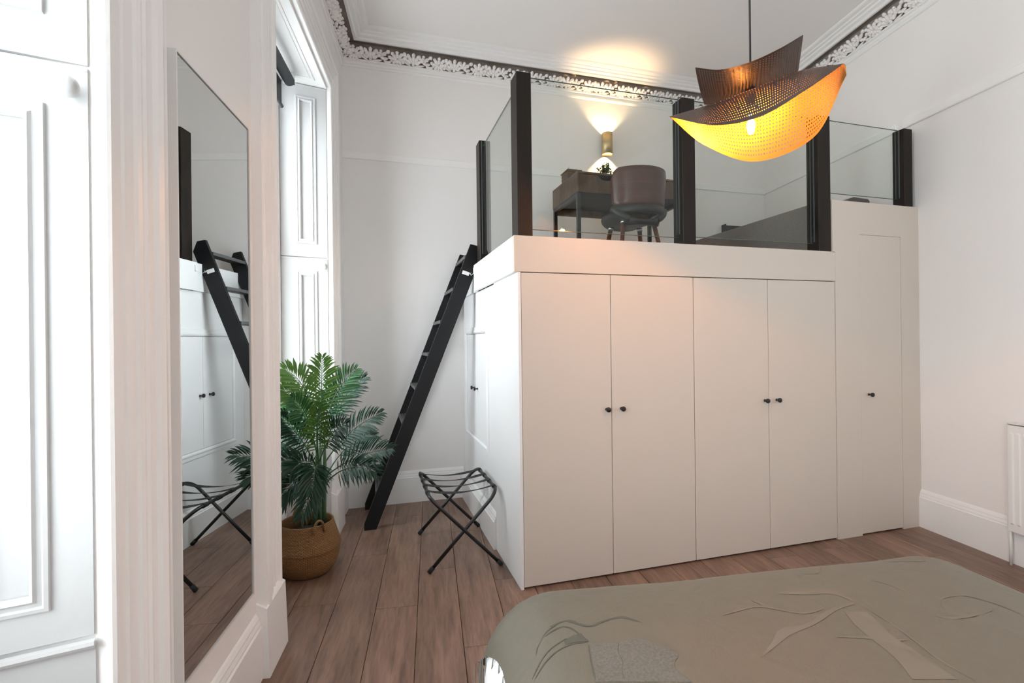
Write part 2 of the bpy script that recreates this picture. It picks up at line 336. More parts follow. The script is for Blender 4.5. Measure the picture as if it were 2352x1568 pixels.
# cornice: strip, dark cove, stepped crown, and plaster leaves as separate clusters
CP = [LW(S_END + .1, 0, 0), LW(0, 0, 0), Vector((4.335, YB, 0)), RW(-7.0, 0, 0)]
m = MB()
m.sweep(CP, [(0.0, 3.895), (0.010, 3.900), (0.016, 3.912), (0.010, 3.925), (0.010, 3.945), (0.022, 3.950), (0.022, 3.966), (0.0, 3.970)], UP, side=-1)
m.sweep(CP, [(0.0, 4.13), (0.128, 4.13), (0.128, 4.062), (0.150, 4.058), (0.158, 4.066), (0.158, 4.078), (0.186, 4.086), (0.190, 4.098), (0.214, 4.104), (0.218, 4.112), (0.250, 4.116), (0.262, 4.124), (0.266, 4.131)], UP, side=-1)
corn = struct(m.build('trim_3', M_TRIM))
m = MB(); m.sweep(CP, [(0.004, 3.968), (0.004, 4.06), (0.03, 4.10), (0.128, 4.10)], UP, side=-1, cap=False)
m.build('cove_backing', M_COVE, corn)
def lobe(mb, a, b, c, ang, la, wa, th):     # a leaf lobe: flattened dome, (a, b) in the leaf plane, c out of it
    nr, ns = 3, 8; vs = [(0, 0, th)]; fs = []
    for i in range(1, nr + 1):
        ph = i / nr * math.pi / 2 * 1.15
        for k in range(ns):
            t = 2 * math.pi * k / ns; vs.append((math.sin(ph) * math.cos(t) * la, math.sin(ph) * math.sin(t) * wa * (1 - 0.25 * math.cos(t)), math.cos(ph) * th))
    for k in range(ns): fs.append((0, 1 + k, 1 + (k + 1) % ns))
    for i in range(nr - 1):
        o = 1 + i * ns
        for k in range(ns): fs.append((o + k, o + ns + k, o + ns + (k + 1) % ns, o + (k + 1) % ns))
    ca, sa = math.cos(ang), math.sin(ang)
    mb.add([(a + x * ca - y * sa, b + x * sa + y * ca, c + z) for x, y, z in vs], fs, True)
def leaf_mesh():
    mb = MB()
    def fan(a, b, rad, a0, a1, n, w, c=0.0):
        for i in range(n):
            t = R(a0 + (a1 - a0) * i / (n - 1)); r_ = rad * (0.55 + 0.1 * (i % 2))
            lobe(mb, a + math.cos(t) * r_, b + math.sin(t) * r_, c, t, rad * 0.42, w, 0.016)
            lobe(mb, a + math.cos(t) * rad * 0.98, b + math.sin(t) * rad * 0.98, c + 0.004, t, rad * 0.22, w * 0.95, 0.014)
    fan(0.072, 0.050, 0.066, 15, 165, 5, 0.0165, 0.004)          # big upright leaf
    fan(0.080, 0.066, 0.058, 200, 325, 5, 0.0160, 0.002)         # its hanging lobes
    fan(0.212, 0.026, 0.088, 30, 150, 5, 0.0175, 0.0)            # second leaf
    fan(0.215, 0.070, 0.048, 215, 320, 3, 0.0150, 0.002)
    fan(0.288, 0.064, 0.050, -30, 130, 4, 0.0135, 0.004)         # curled tip
    for a, b, an, l, wd in ((0.15, 0.035, -0.5, 0.055, 0.011), (0.262, 0.016, 0.25, 0.055, 0.013), (0.325, 0.085, 0.5, 0.035, 0.015), (0.335, 0.045, 0.15, 0.030, 0.014), (0.345, 0.020, 0.0, 0.024, 0.014), (0.01, 0.022, 0.4, 0.03, 0.012), (0.135, 0.105, 1.3, 0.020, 0.020), (0.150, 0.085, 0.8, 0.024, 0.016), (0.262, 0.100, 1.2, 0.018, 0.018), (0.36, 0.108, 1.0, 0.018, 0.018), (0.18, 0.006, 0.0, 0.03, 0.008), (0.04, 0.004, 0.0, 0.03, 0.007)):
        lobe(mb, a, b, 0.0, an, l, wd, 0.012)
    return mb
PER = 0.362
lm = leaf_mesh(); proto = lm.build('leaf_cluster', M_PLASTER, corn)
def leaf_row(p0, p1, inn, first=[True]):
    p0, p1 = Vector(p0), Vector(p1); L_ = (p1 - p0).length; t = (p1 - p0).normalized(); n = max(1, round(L_ / PER)); k = L_ / n / PER
    dv = (inn * 0.100 + UP * 0.088); hgt = dv.length; dv.normalize(); nn = t.cross(dv)
    if nn.dot(inn) < 0 and nn.z > 0: nn = -nn
    if nn.z > 0: nn = -nn
    for i in range(n):
        if first[0]: ob = proto; first[0] = False
        else: ob = proto.copy(); COL.objects.link(ob); ob.parent = corn
        o = p0 + t * (L_ * i / n) + inn * 0.006 + UP * 3.964; sy = hgt / 0.140
        ob.matrix_local = Matrix(((t.x * k, dv.x * sy, nn.x, o.x), (t.y * k, dv.y * sy, nn.y, o.y), (t.z * k, dv.z * sy, nn.z, o.z), (0, 0, 0, 1)))
leaf_row(LW(0, 0, 0) + Vector((0.03, 0, 0)), Vector((4.30, YB, 0)), Vector((0, -1, 0)))
leaf_row(LW(-4.4, 0, 0), LW(-0.02, 0, 0), NL)
leaf_row(RW(-0.02, 0, 0), RW(-3.6, 0, 0), NR)

# ------------------------------------------------------------------ windows (splayed reveals, shutters, sashes)
ARCH = [(0.0, 0.0), (0.0, 0.030), (0.006, 0.036), (0.016, 0.036), (0.022, 0.028), (0.026, 0.020), (0.070, 0.020), (0.073, 0.026), (0.080, 0.026), (0.083, 0.022), (0.118, 0.022), (0.122, 0.030),
        (0.132, 0.034), (0.138, 0.030), (0.146, 0.030), (0.152, 0.036), (0.160, 0.036), (0.166, 0.030), (0.186, 0.032), (0.192, 0.044), (0.206, 0.050), (0.222, 0.046), (0.228, 0.040), (0.246, 0.040), (0.250, 0.0)]
PM = [(0.0, 0.0), (0.002, 0.007), (0.010, 0.008), (0.014, 0.003), (0.022, 0.004), (0.028, 0.010), (0.034, 0.006), (0.036, -0.002), (0.0381, -0.006)]
def window(idx, s0, s1, sides, light_infill=0.0):
    d = DEP * SPL; fr = MB(); f0, f1 = s0 + d + light_infill, s1 - d
    if light_infill: fr.fbox(LW, s0 + d - .06, f0 - .04, -DEP - .05, -DEP + .03, 0, ZH)  # added infill hidden behind the pier, narrows the opening to cut daylight
    # box frame and sashes
    def fb(a, b, z0, z1, n0=-DEP - 0.05, n1=-DEP + 0.02): fr.fbox(LW, a, b, n0, n1, z0, z1)
    fb(f0 - .05, f0 + .05, ZS, ZH); fb(f1 - .05, f1 + .05, ZS, ZH); fb(f0, f1, ZS, ZS + .05); fb(f0, f1, ZH - .06, ZH)
    win = struct(fr.build('window_%d' % idx, M_TRIM))
    for nm, z0, z1, n0 in (('sash', ZS + .05, 2.10, -DEP - .005), ('sash', 2.05, ZH - .06, -DEP - .045)):
        q = MB(); a, b = f0 + .05, f1 - .05
        for A in ((a, a + .05, z0, z1), (b - .05, b, z0, z1), (a, b, z0, z0 + .06), (a, b, z1 - .05, z1)): q.fbox(LW, A[0], A[1], n0 - .035, n0, A[2], A[3])
        sa = q.build(nm, M_TRIM, win)
        q = MB(); q.fbox(LW, a + .045, b - .045, n0 - .02, n0 - .015, z0 + .055, z1 - .045); q.build('pane', M_PANE, sa)
    # sill board, soffit and back panel below
    q = MB(); q.fbox(LW, f0, f1, -DEP - .05, -DEP + .05, ZS - .03, ZS + .005); q.build('sill', M_TRIM, win)
    q = MB(); q.fbox(LW, f0, f1, -DEP - .03, -DEP + .015, 0, ZS - .03); q.build('breast_panel', M_TRIM, win)
    q = MB(); q.sweep([LW(f0 + .12, -DEP + .015, .36), LW(f0 + .12, -DEP + .015, ZS - .12), LW(f1 - .12, -DEP + .015, ZS - .12), LW(f1 - .12, -DEP + .015, .36)], PM, NL, closed=True, side=1); q.sweep([LW(f0, -DEP + .015, 0), LW(f1, -DEP + .015, 0)], SK, UP, side=-1); q.build('panel_moulding', M_TRIM, win)
    q = MB(); q.hexa([LW(s0, 0, ZH), LW(f0, -DEP - .02, ZH), LW(f1, -DEP - .02, ZH), LW(s1, 0, ZH), LW(s0, 0, ZH + .03), LW(f0, -DEP - .02, ZH + .03), LW(f1, -DEP - .02, ZH + .03), LW(s1, 0, ZH + .03)])
    q.sweep([LW(s0 + .12, -.055, ZH), LW(f0 + .06, -DEP + .06, ZH), LW(f1 - .06, -DEP + .06, ZH), LW(s1 - .12, -.055, ZH)], PM, -UP, closed=True, side=1); q.build('soffit', M_TRIM, win)
    for which in sides:                                      # shutter leaves in the reveals
        j, sg = (s1, 1) if which == 'far' else (s0, -1)
        dv = (NL + DL * SPL * sg).normalized()               # from window to room along the reveal
        nv = DL * (-sg) + NL * SPL; nv.normalize()            # out of the reveal face
        J = LW(j, 0, 0)
        def RV(u, n, z, J=J, dv=dv, nv=nv): return J + dv * u + nv * n + UP * z
        for z0, z1, p0, p1, kn in ((2.094, ZH - .004, 2.19, 3.28, None), (0.79, 2.088, 0.865, 1.992, 2.025)):
            q = MB(); U0, U1 = -.325, -.006
            # stiles and rails round a recessed field
            a0, a1 = -.222, -.080
            q.fbox(RV, U0, a0 + .036, -.02, .004, z0, z1); q.fbox(RV, a1 - .036, U1, -.02, .004, z0, z1)
            q.fbox(RV, a0 + .036, a1 - .036, -.02, .004, z0, p0 + .036); q.fbox(RV, a0 + .036, a1 - .036, -.02, .004, p1 - .036, z1)
            q.fbox(RV, a0 + .03, a1 - .03, -.02, -.004, p0 + .03, p1 - .03)
            sh = q.build('shutter', M_SHUT_DIM, win)
            q = MB(); q.sweep([RV(a0, .004, p0), RV(a1, .004, p0), RV(a1, .004, p1), RV(a0, .004, p1)], PM, nv, closed=True, side=1 if (dv.cross(UP)).dot(nv) > 0 else -1)
            q.build('panel_moulding', M_SHUT_DIM, sh)
            q = MB(); q.sweep([RV(U0, .004, z1 - .012), RV(U1, .004, z1 - .012)], [(0, 0), (.004, .004), (.010, .003), (.010, 0)], nv, side=1); q.build('bead', M_SHUT_DIM, sh)
            if kn:
                q = MB(); q.lathe([(.010, 0), (.010, .012), (.016, .016), (.0225, .026), (.024, .035), (.020, .045), (.010, .051), (0.0005, .052)], RV(-.035, .004, kn), 20, nv); q.build('shutter_knob', M_SHUT_DIM, sh)
        q = MB(); q.fbox(RV, -.325, -.003, -.02, .006, 0, .772); q.sweep([RV(-.325, .006, .768), RV(-.003, .006, .768)], [(0, 0), (-.004, .010), (.004, .014), (.012, .012), (.014, 0)], nv, side=1); q.build('dado_panel', M_SHUT_DIM, win)
    # architrave with plinth blocks
    q = MB(); q.sweep([LW(s0, 0, .30), LW(s0, 0, ZH + .02), LW(s1, 0, ZH + .02), LW(s1, 0, .30)], ARCH, NL, side=1); ar = q.build('architrave', M_TRIM, win)
    for a, b in ((s0 - .262, s0 + .006), (s1 - .006, min(s1 + .262, -.005))):
        q = MB(); p = [LW(a, 0, 0), LW(b, 0, 0), LW(b, .056, 0), LW(a, .056, 0)]
        q.hexa(p + [LW(a, 0, .325), LW(b, 0, .325), LW(b, .046, .30), LW(a, .046, .30)]); q.build('plinth_block', M_TRIM, ar)
    return win
window(1, W1[0], W1[1], ('far', 'near'), .32)  # near side narrowed by the unseen infill to dim this window
window(2, W2[0], W2[1], ('far', 'near'))
window(3, W_ADDED[0], W_ADDED[1], ('far',))  # unseen window behind the eye, added to bring in fill daylight

# daylight portals just outside the glass
for i, (a, b) in enumerate((W1, W2, W_ADDED)):
    li = bpy.data.lights.new('window_portal', 'AREA'); li.shape = 'RECTANGLE'; li.size = b - a; li.size_y = ZH - ZS; li.cycles.is_portal = True
    lo = bpy.data.objects.new('window_portal', li); COL.objects.link(lo); c_ = LW((a + b) / 2, -DEP - .10, (ZS + ZH) / 2)
    lo.matrix_world = Matrix(((-DL.x, 0, -NL.x, c_.x), (-DL.y, 0, -NL.y, c_.y), (0, 1, 0, c_.z), (0, 0, 0, 1)))

# roller blind in the far window
t = thing('roller_blind', 'charcoal roller blind wound up at the top of the window', 'blind', LW(-1.3, -.16, 3.2))
bs0, bs1 = -1.80, -.84
m = MB(); m.tube([LW(bs0, -.205, 3.30), LW(bs1, -.205, 3.30)], .036, 20); m.build('roll', M_BLIND, t)
m = MB(); m.fbox(LW, bs0, bs1, -.262, -.258, 3.13, 3.30); m.build('hanging_fabric', M_BLIND, t)
m = MB(); m.tube([LW(bs0, -.26, 3.125), LW(bs1 + .01, -.26, 3.125)], .013, 12); m.build('bottom_bar', M_BLIND, t)
for s_ in (bs0 - .006, bs1 + .006):
    m = MB(); m.fbox(LW, s_ - .006, s_ + .006, -.25, -.17, 3.275, 3.365); m.build('bracket', M_CHROME, t)

# ------------------------------------------------------------------ wall mirror
MA = R(81.9); MD = Vector((math.cos(MA), math.sin(MA), 0)); MN = Vector((MD.y, -MD.x, 0)); MO = LW(-2.34, .005, 0)
def MR(s, n, z): return MO + MD * s + MN * n + UP * z
t = thing('wall_mirror', 'tall narrow mirror in a slim white frame hanging between the windows', 'mirror', MR(-.275, 0, .43))
m = MB(); mw, z0, z1, th, lip = .552, .432, 2.330, .036, .006
m.sweep([MR(0, 0, z0), MR(0, 0, z1), MR(-mw, 0, z1), MR(-mw, 0, z0)], [(0, 0), (0, th), (lip, th), (lip, th - .004), (lip, 0)], MN, closed=True, side=1 if MN.cross(UP).dot(-MD) > 0 else -1); m.build('frame', M_MFRAME, t)
m = MB(); m.fbox(MR, -mw + .004, -.004, .006, th - .006, z0 + .004, z1 - .004); m.build('backing_edge', M_MEDGE, t)
m = MB(); m.fbox(MR, -mw + .0085, -.0085, th - .006, th - .004, z0 + .0085, z1 - .0085); m.build('mirror_glass', M_MIRROR, t)
mfix = t

# ------------------------------------------------------------------ wardrobes under the loft
YF, XL, XT, XR = 2.718, 0.827, 3.192, 4.03
def knob(parent, p, d, name='knob'):
    q = MB(); q.lathe([(.009, 0), (.009, .003), (.0055, .004), (.0055, .020), (.0135, .022), (.0155, .025), (.0155, .034), (.0140, .036), (.0005, .036)], p, 18, d); return q.build(name, M_BLACKMETAL, parent)
dx = [.848, 1.426, 2.0225, 2.6185, 3.212]
for i, (nm, lab) in enumerate((('wardrobe', 'pale double-door wardrobe at the left end under the loft'), ('wardrobe', 'pale double-door wardrobe beside the tall narrow cupboard under the loft'))):
    a, c_, b = dx[2 * i], dx[2 * i + 1], dx[2 * i + 2]
    t = thing(nm, lab, 'wardrobe', ((a + b) / 2, YF + .3, 0), 'wardrobes under the loft')
    m = MB(); x0, x1 = a + .001, b - .001
    m.box(x0, x1, YF + .56, YF + .575, 0, 1.85); m.box(x0, x0 + .016, YF + .022, YF + .56, .0, 1.85); m.box(x1 - .016, x1, YF + .022, YF + .56, .0, 1.85); m.box(x0, x1, YF + .022, YF + .56, 0.0, .014); m.box(x0, x1, YF + .022, YF + .56, 1.834, 1.85)
    m.build('carcass', M_DARKGAP, t)
    for (p, q_), kx in (((a, c_), c_ - .036), ((c_, b), c_ + .066 - .002)):
        dm = MB(); g = .0022 if p != dx[2] else .0034
        dm.rbox(p + g, q_ - .0018, YF, YF + .02, .012, 1.8525, .0012); dr = dm.build('door', M_CAB, t); knob(dr, (kx, YF, 1.027), (0, -1, 0))
    if i == 0:
        m = MB(); m.box(XL + .003, XL + .020, YF - .001, 3.296, 0, 1.856); m.build('end_panel', M_SIDE, t)
t = thing('tall_cupboard', 'tall narrow built-in cupboard against the right wall with one slim door', 'cupboard', (3.6, YF + .3, 0))
m = MB(); nl, nr, nt_ = 3.445, 3.852, 2.203
m.box(XT + .022, nl, YF - .004, YF + .03, 0, 2.44); m.box(nr, XR + .012, YF - .004, YF + .03, 0, 2.44); m.box(nl, nr, YF - .004, YF + .03, nt_, 2.44); m.box(XT - .002, XT + .022, YF - .004, YF + .06, 2.064, 2.44)
m.box(XT + .022, XR, YF + .03, YF + .06, 2.40, 2.44); m.build('face_frame', M_CAB, t)
m = MB(); m.box(nl, nr, YF + .03, YF + .036, 0, 2.22); m.build('back_board', M_DARKGAP, t)
m = MB(); m.rbox(nl + .0018, nr - .0018, YF - .0035, YF + .018, .012, nt_ - .0018, .001); dr = m.build('door', M_CAB, t); knob(dr, (3.518, YF - .0035, 1.03), (0, -1, 0))
m = MB(); m.box(XT + .024, XT + .04, YF + .03, YF + .56, 0, 2.05); m.box(XT + .04, XR - .05, YF + .54, YF + .56, 0, 2.05); m.build('carcass', M_CAB, t)

# side cupboard facing the window
XS = .845
t = thing('side_cupboard', 'white cupboard wall with two small doors facing the window behind the luggage rack', 'cupboard', (XS + .1, 3.9, 0))
m = MB(); cy0, cy1, cz0, cz1 = 3.58, 4.365, .655, 1.518
m.box(XS, XS + .03, 3.297, cy0, 0, 1.856); m.box(XS, XS + .03, cy1, YB - .001, 0, 1.856); m.box(XS, XS + .03, cy0, cy1, 0, cz0); m.box(XS, XS + .03, cy0, cy1, cz1, 1.856)
m.box(XS + .012, XS + .03, 3.297, 3.31, 0, 1.856); m.build('wall_panel', M_SIDE, t)
m = MB(); m.box(XS + .02, XS + .03, cy0, cy1, cz0, cz1); m.build('cavity', M_DARKGAP, t)
m = MB(); m.sweep([(XS, cy0, cz0), (XS, cy0, cz1), (XS, cy1, cz1), (XS, cy1, cz0)], [(0, 0), (0, .006), (.012, .016), (.022, .016), (.028, .010), (.052, .010), (.056, 0)], (-1, 0, 0), closed=True, side=-1); m.build('moulded_frame', M_SIDE, t)
ym = (cy0 + cy1) / 2
for a, b, ky in ((cy0, ym, 3.93), (ym, cy1, 4.05)):
    m = MB(); m.rbox(XS + .001, XS + .019, a + .002, b - .002, cz0 + .003, cz1 - .003, .001); dr = m.build('door', M_SIDE, t); knob(dr, (XS + .001, ky, 1.065), (-1, 0, 0))
m = MB(); m.sweep([(XS, YB - .002, 0), (XS, 3.30, 0)], [(a * 1.35, b * .85) for a, b in SK], UP, side=-1); m.build('skirting', M_TRIM, t)

# loft platform
t = thing('loft_platform', 'white loft platform edge above the wardrobes', 'loft', (2.0, 3.6, 1.86))
m = MB(); m.rbox(.808, XT + .0215, YF - .004, YF + .03, 1.857, 2.068, .001); m.build('front_fascia', M_CAB, t)
m = MB(); m.rbox(.808, .832, YF + .03, 3.862, 1.857, 2.068, .001); m.build('side_fascia', M_SIDE, t)
m = MB(); m.rbox(.826, .846, 3.862, YB - .001, 1.857, 2.068, .001); m.build('return_fascia', M_SIDE, t)
m = MB(); m.box(.832, XT, YF + .03, YB - .002, 1.97, 2.035); m.prism([(XT, YF + .58, 1.97), (4.08, YF + .58, 1.97), (4.27, YB - .002, 1.97), (XT, YB - .002, 1.97)], (0, 0, .065)); m.build('deck', M_CARPET, t)

# balustrade posts and glass
GY = 2.768
def post(x0, x1, y0, y1, z0, z1, label, grooves):
    t = thing('balustrade_post', label, 'post', ((x0 + x1) / 2, (y0 + y1) / 2, z0), 'black loft balustrade posts')
    m = MB(); m.rbox(x0, x1, y0, y1, z0, z1, .003); m.build('timber', M_BLACKWOOD, t)
    for g in grooves:          # glazing channel lips on the face that holds the pane
        ax, sg, c_ = g
        for o in (-.017, .009):
            m = MB()
            if ax == 'x': xx = x0 if sg < 0 else x1; m.box(min(xx, xx + sg * .006), max(xx, xx + sg * .006), c_ + o, c_ + o + .008, z0 + .07, z1 - .002)
            else: yy = y0 if sg < 0 else y1; m.box(c_ + o, c_ + o + .008, min(yy, yy + sg * .006), max(yy, yy + sg * .006), z0 + .07, z1 - .002)
            m.build('glazing_seal', M_SEAL, t)
    return t
post(.836, .926, YF + .002, YF + .128, 2.069, 3.03, 'black timber balustrade post at the outer corner of the loft', [('x', 1, GY), ('y', 1, .868)])
post(.836, .926, 3.735, 3.850, 2.069, 3.03, 'black timber balustrade post beside the top of the ladder', [('y', -1, .868)])
post(1.955, 2.052, YF + .002, YF + .108, 2.069, 3.02, 'black timber balustrade post next to the walnut chair', [('x', -1, GY), ('x', 1, GY)])
post(3.075, 3.187, YF + .002, YF + .102, 2.069, 3.04, 'black timber balustrade post where the front steps up to the tall cupboard', [('x', -1, GY), ('x', 1, GY)])
post(3.910, 3.995, YF + .002, YF + .090, 2.442, 3.035, 'short black balustrade post on top of the tall cupboard by the wall', [('x', -1, GY)])
def pane(x0, x1, y0, y1, z0, z1, label):
    t = thing('glass_panel', label, 'glass panel', ((x0 + x1) / 2, (y0 + y1) / 2, z0), 'clear balustrade panels')
    m = MB(); m.box(x0, x1, y0, y1, z0, z1); m.build('pane', M_GLASS, t)
    m = MB(); e = .0008
    for z in (z0, z1):
        m = MB(); m.box(x0 + e, x1 - e, y0 + e, y1 - e, z - .0012, z + .0012); m.build('polished_edge', M_GEDGE, t)
pane(.930, 1.951, GY - .005, GY + .005, 2.118, 3.025, 'clear glass balustrade panel in front of the desk and chair')
pane(2.056, 3.071, GY - .005, GY + .005, 2.128, 3.03, 'clear glass balustrade panel in front of the carpeted platform')
pane(3.191, 3.906, GY - .005, GY + .005, 2.505, 3.035, 'clear glass balustrade panel above the tall cupboard')
pane(.863, .873, YF + .132, 3.731, 2.090, 2.985, 'clear glass balustrade panel on the window side of the loft')

# carpeted platform and block on the loft
t = thing('carpeted_platform', 'grey-brown carpeted raised platform at the right of the loft', 'platform', (3.6, 3.7, 2.035))
m = MB(); m.prism([(3.195, 2.84, 2.036), (4.04, 2.84, 2.036), (4.29, YB - .01, 2.036), (3.195, YB - .01, 2.036)], (0, 0, .419)); m.build('carpet', M_CARPET, t)
m = MB()
m.prism([(3.70, 3.06, 2.455), (4.0, 3.06, 2.455), (4.0, 3.06, 2.58), (3.985, 3.06, 2.597), (3.83, 3.06, 2.603), (3.79, 3.06, 2.592), (3.72, 3.06, 2.53)], (0, .25, 0))
tag(m.build('carpet_block', M_CARPET, origin=(3.85, 3.18, 2.455)), 'small brown carpet-covered block on top of the raised platform', 'block')
m = MB(); m.rbox(3.76, 4.12, YB - .05, YB - .012, 2.625, 2.70, .003); m.box(3.75, 3.762, YB - .065, YB - .001, 2.615, 2.71)
tag(m.build('wall_bar', M_BLACKMETAL, origin=(3.9, YB - .03, 2.62)), 'short black metal bar low on the back wall behind the carpeted platform', 'bar')

# ------------------------------------------------------------------ wall sconce
SX, SY = 2.333, YB - .058
t = thing('wall_sconce', 'brass up-and-down cylinder wall light glowing above the desk', 'wall light', (SX, YB - .03, 3.44))
m = MB(); m.lathe([(.052, 3.335), (.054, 3.335), (.054, 3.550), (.052, 3.550), (.051, 3.550), (.051, 3.335), (.052, 3.335)], (SX, SY, 0), 32); m.build('shell', M_BRASS, t)
m = MB(); m.box(SX - .025, SX + .025, SY + .05, YB - .001, 3.40, 3.48); m.build('wall_bracket', M_BRASS, t)
m = MB(); m.lathe([(.0005, 3.436), (.05, 3.436), (.05, 3.450), (.0005, 3.450)], (SX, SY, 0), 20); m.build('divider', M_BRASS, t)
for z, s_ in ((3.475, 1), (3.412, -1)):
    m = MB(); m.lathe([(.0005, -.012), (.012, -.008), (.015, 0), (.012, .008), (.0005, .012)], (SX, SY, z), 12); m.build('lamp', emis('sconce_lamp', (1, .78, .45), 30), t)
    li = bpy.data.lights.new('sconce_light', 'POINT'); li.energy = SCONCE_W; li.color = (1.0, .66, .33); li.shadow_soft_size = .012
    lo = bpy.data.objects.new('sconce_light', li); COL.objects.link(lo); lo.location = (SX, SY, z + s_ * .016)

# ------------------------------------------------------------------ desk and what stands on it
FZ = 2.036
t = thing('desk', 'rustic dark wood desk with black metal legs on the loft', 'desk', (2.2, 4.0, FZ))
dx0, dx1, dy0, dy1, dzb, dzt = 1.672, 2.715, 3.75, 4.318, 2.693, 2.868
m = MB(); m.rbox(dx0, dx1, dy0, dy1, dzt - .018, dzt, .002); m.build('desktop', M_DESK, t)
for x in (dx0, dx1 - .018):
    m = MB(); m.rbox(x, x + .018, dy0, dy1, dzb, dzt - .018, .002); m.build('side_panel', M_DESK, t)
m = MB(); m.rbox(dx0 + .018, dx1 - .018, dy1 - .018, dy1, dzb, dzt - .018, .002); m.build('back_panel', M_DESK, t)
m = MB(); m.box(dx0 + .018, dx1 - .018, dy0 + .02, dy1 - .018, dzb + .002, dzb + .012); m.build('drawer_base', M_DESKPAN, t)
half = (dx0 + dx1) / 2
for a, b in ((dx0 + .02, half - .002), (half + .002, dx1 - .02)):
    m = MB(); cmid = (a + b) / 2; hw = .075; zt = dzt - .022; y0, y1 = dy0 + .001, dy0 + .019   # drawer front with a cut finger notch
    arc = [(cmid - hw * math.cos(R(180 * k / 12)), zt - .042 * math.sin(R(180 * k / 12))) for k in range(13)]
    m.prism([(a, y0, dzb + .004), (b, y0, dzb + .004), (b, y0, zt)] + [(x, y0, z) for x, z in arc[::-1]] + [(a, y0, zt)], (0, y1 - y0, 0)); m.build('drawer_front', M_DESK, t)
for x in (dx0 + .004, dx1 - .034):
    for y in (dy0 + .004, dy1 - .034):
        m = MB(); m.box(x, x + .03, y, y + .03, FZ, dzb - .001); m.build('leg', M_BLACKMETAL, t)
    m = MB(); m.box(x, x + .03, dy0 + .034, dy1 - .034, dzb - .035, dzb - .001); m.build('side_rail', M_BLACKMETAL, t)
m = MB(); m.box(dx0 + .034, dx1 - .034, dy1 - .034, dy1 - .006, dzb - .06, dzb - .001); m.build('back_rail', M_DESK, t)
t = thing('wicker_box', 'small brown wicker box on the left end of the desk', 'box', (1.755, 4.06, dzt))
for k in range(6):
    m = MB(); z = dzt + .0005 + k * .0145; x0, x1, y0, y1 = 1.688, 1.822, 3.985, 4.138; j = .0015 * (k % 2)
    m.rbox(x0 + j, x1 - j, y0 + j, y1 - j, z, z + .0135, .004); m.build('woven_band', M_WICKER, t)
m = MB(); m.rbox(1.683, 1.827, 3.98, 4.143, dzt + .088, dzt + .098, .003); m.build('lid', M_WICKER, t)
m = MB(); m.lathe([(.0005, 0), (.016, .001), (.016, .004), (.008, .008), (.006, .02), (.010, .03), (.005, .042), (.0005, .046)], (1.73, 4.06, dzt + .099), 12)
tag(m.build('candle', M_POTW, origin=(1.73, 4.06, dzt + .099)), 'tiny white candle standing on the wicker box', 'candle')
pc = Vector((2.035, 3.95, dzt))
m = MB(); m.lathe([(.0005, 0), (.035, 0), (.043, .06), (.040, .06), (.038, .05), (.0005, .05)], pc, 18)
t = thing('potted_plant', 'little leafy green plant in a pot on the desk', 'plant', pc); m.build('pot', M_POTW, t)
random.seed(9); m = MB(); q = MB()
for i in range(34):
    az = random.uniform(0, 2 * math.pi); tilt = random.uniform(.05, .9); L_ = random.uniform(.07, .115)
    d_ = Vector((math.cos(az) * math.sin(tilt), math.sin(az) * math.sin(tilt), math.cos(tilt))); b0 = pc + UP * .05 + Vector((math.cos(az), math.sin(az), 0)) * .015
    m.tube([b0, b0 + d_ * L_], .0012, 4, False)
    for k in range(6):
        p = b0 + d_ * L_ * (.35 + .13 * k); s_ = d_.orthogonal().normalized(); s_ = (Matrix.Rotation(k * 2.4, 3, d_) @ s_); n_ = d_.cross(s_)
        l, w_ = .024, .010; e = (s_ + d_ * .6).normalized()
        q.add([p, p + e * l * .5 + n_ * w_, p + e * l, p + e * l * .5 - n_ * w_], [(0, 1, 2, 3)])
m.build('stems', M_STEM, t); o = q.build('leaves', M_LEAFM, t); o['kind'] = 'stuff'

# ------------------------------------------------------------------ desk chair
CH = Vector((2.165, 3.70, FZ)); CA = R(86)
cf = Vector((math.cos(CA), math.sin(CA), 0)); crt = Vector((cf.y, -cf.x, 0))
def CL(r, f, z): return CH + crt * r + cf * f + UP * z
t = thing('desk_chair', 'walnut-backed chair with a black seat facing the desk', 'chair', CH)
def shell(mb, R0_, R1_, a0, a1, zf, nz, na, th, cf_=0.0):     # curved sheet: angle about a vertical axis, height from zf(a)
    vs = []; n = na + 1
    for lay in (0, 1):
        for i in range(nz + 1):
            for k in range(n):
                a = a0 + (a1 - a0) * k / na; lo, hi = zf(k / na); v = i / nz; z = lo + (hi - lo) * v
                r = (R0_ + (R1_ - R0_) * v) - lay * th
                vs.append(CL(r * math.sin(a), cf_ - r * math.cos(a), z))
    fs = []; L_ = (nz + 1) * n
    for i in range(nz):
        for k in range(na):
            q_ = (i * n + k, i * n + k + 1, (i + 1) * n + k + 1, (i + 1) * n + k); fs.append(q_); fs.append(tuple(x + L_ for x in q_[::-1]))
    for k in range(na): fs.append((k, k + 1, L_ + k + 1, L_ + k)); a = nz * n; fs.append((a + k, a + k + 1, L_ + a + k + 1, L_ + a + k))
    for i in range(nz): fs.append((i * n, (i + 1) * n, L_ + (i + 1) * n, L_ + i * n)); b = na; fs.append((i * n + b, (i + 1) * n + b, L_ + (i + 1) * n + b, L_ + i * n + b))
    mb.add(vs, fs, True)
def rim(lo, hi, rr):
    def f(u):
        e = max(0, (abs(u - .5) * 2 - (1 - rr)) / rr); c_ = 1 - math.sqrt(max(0, 1 - e * e)); return lo + c_ * .03, hi - c_ * .10
    return f
m = MB(); shell(m, .268, .285, R(-62), R(62), rim(.505, .815, .3), 8, 22, .010, .03); m.build('backrest', M_VENEER, t)
m = MB(); shell(m, .257, .274, R(-60), R(60), rim(.50, .805, .3), 8, 22, .030, .03); m.build('back_cushion', M_LEATHER, t)
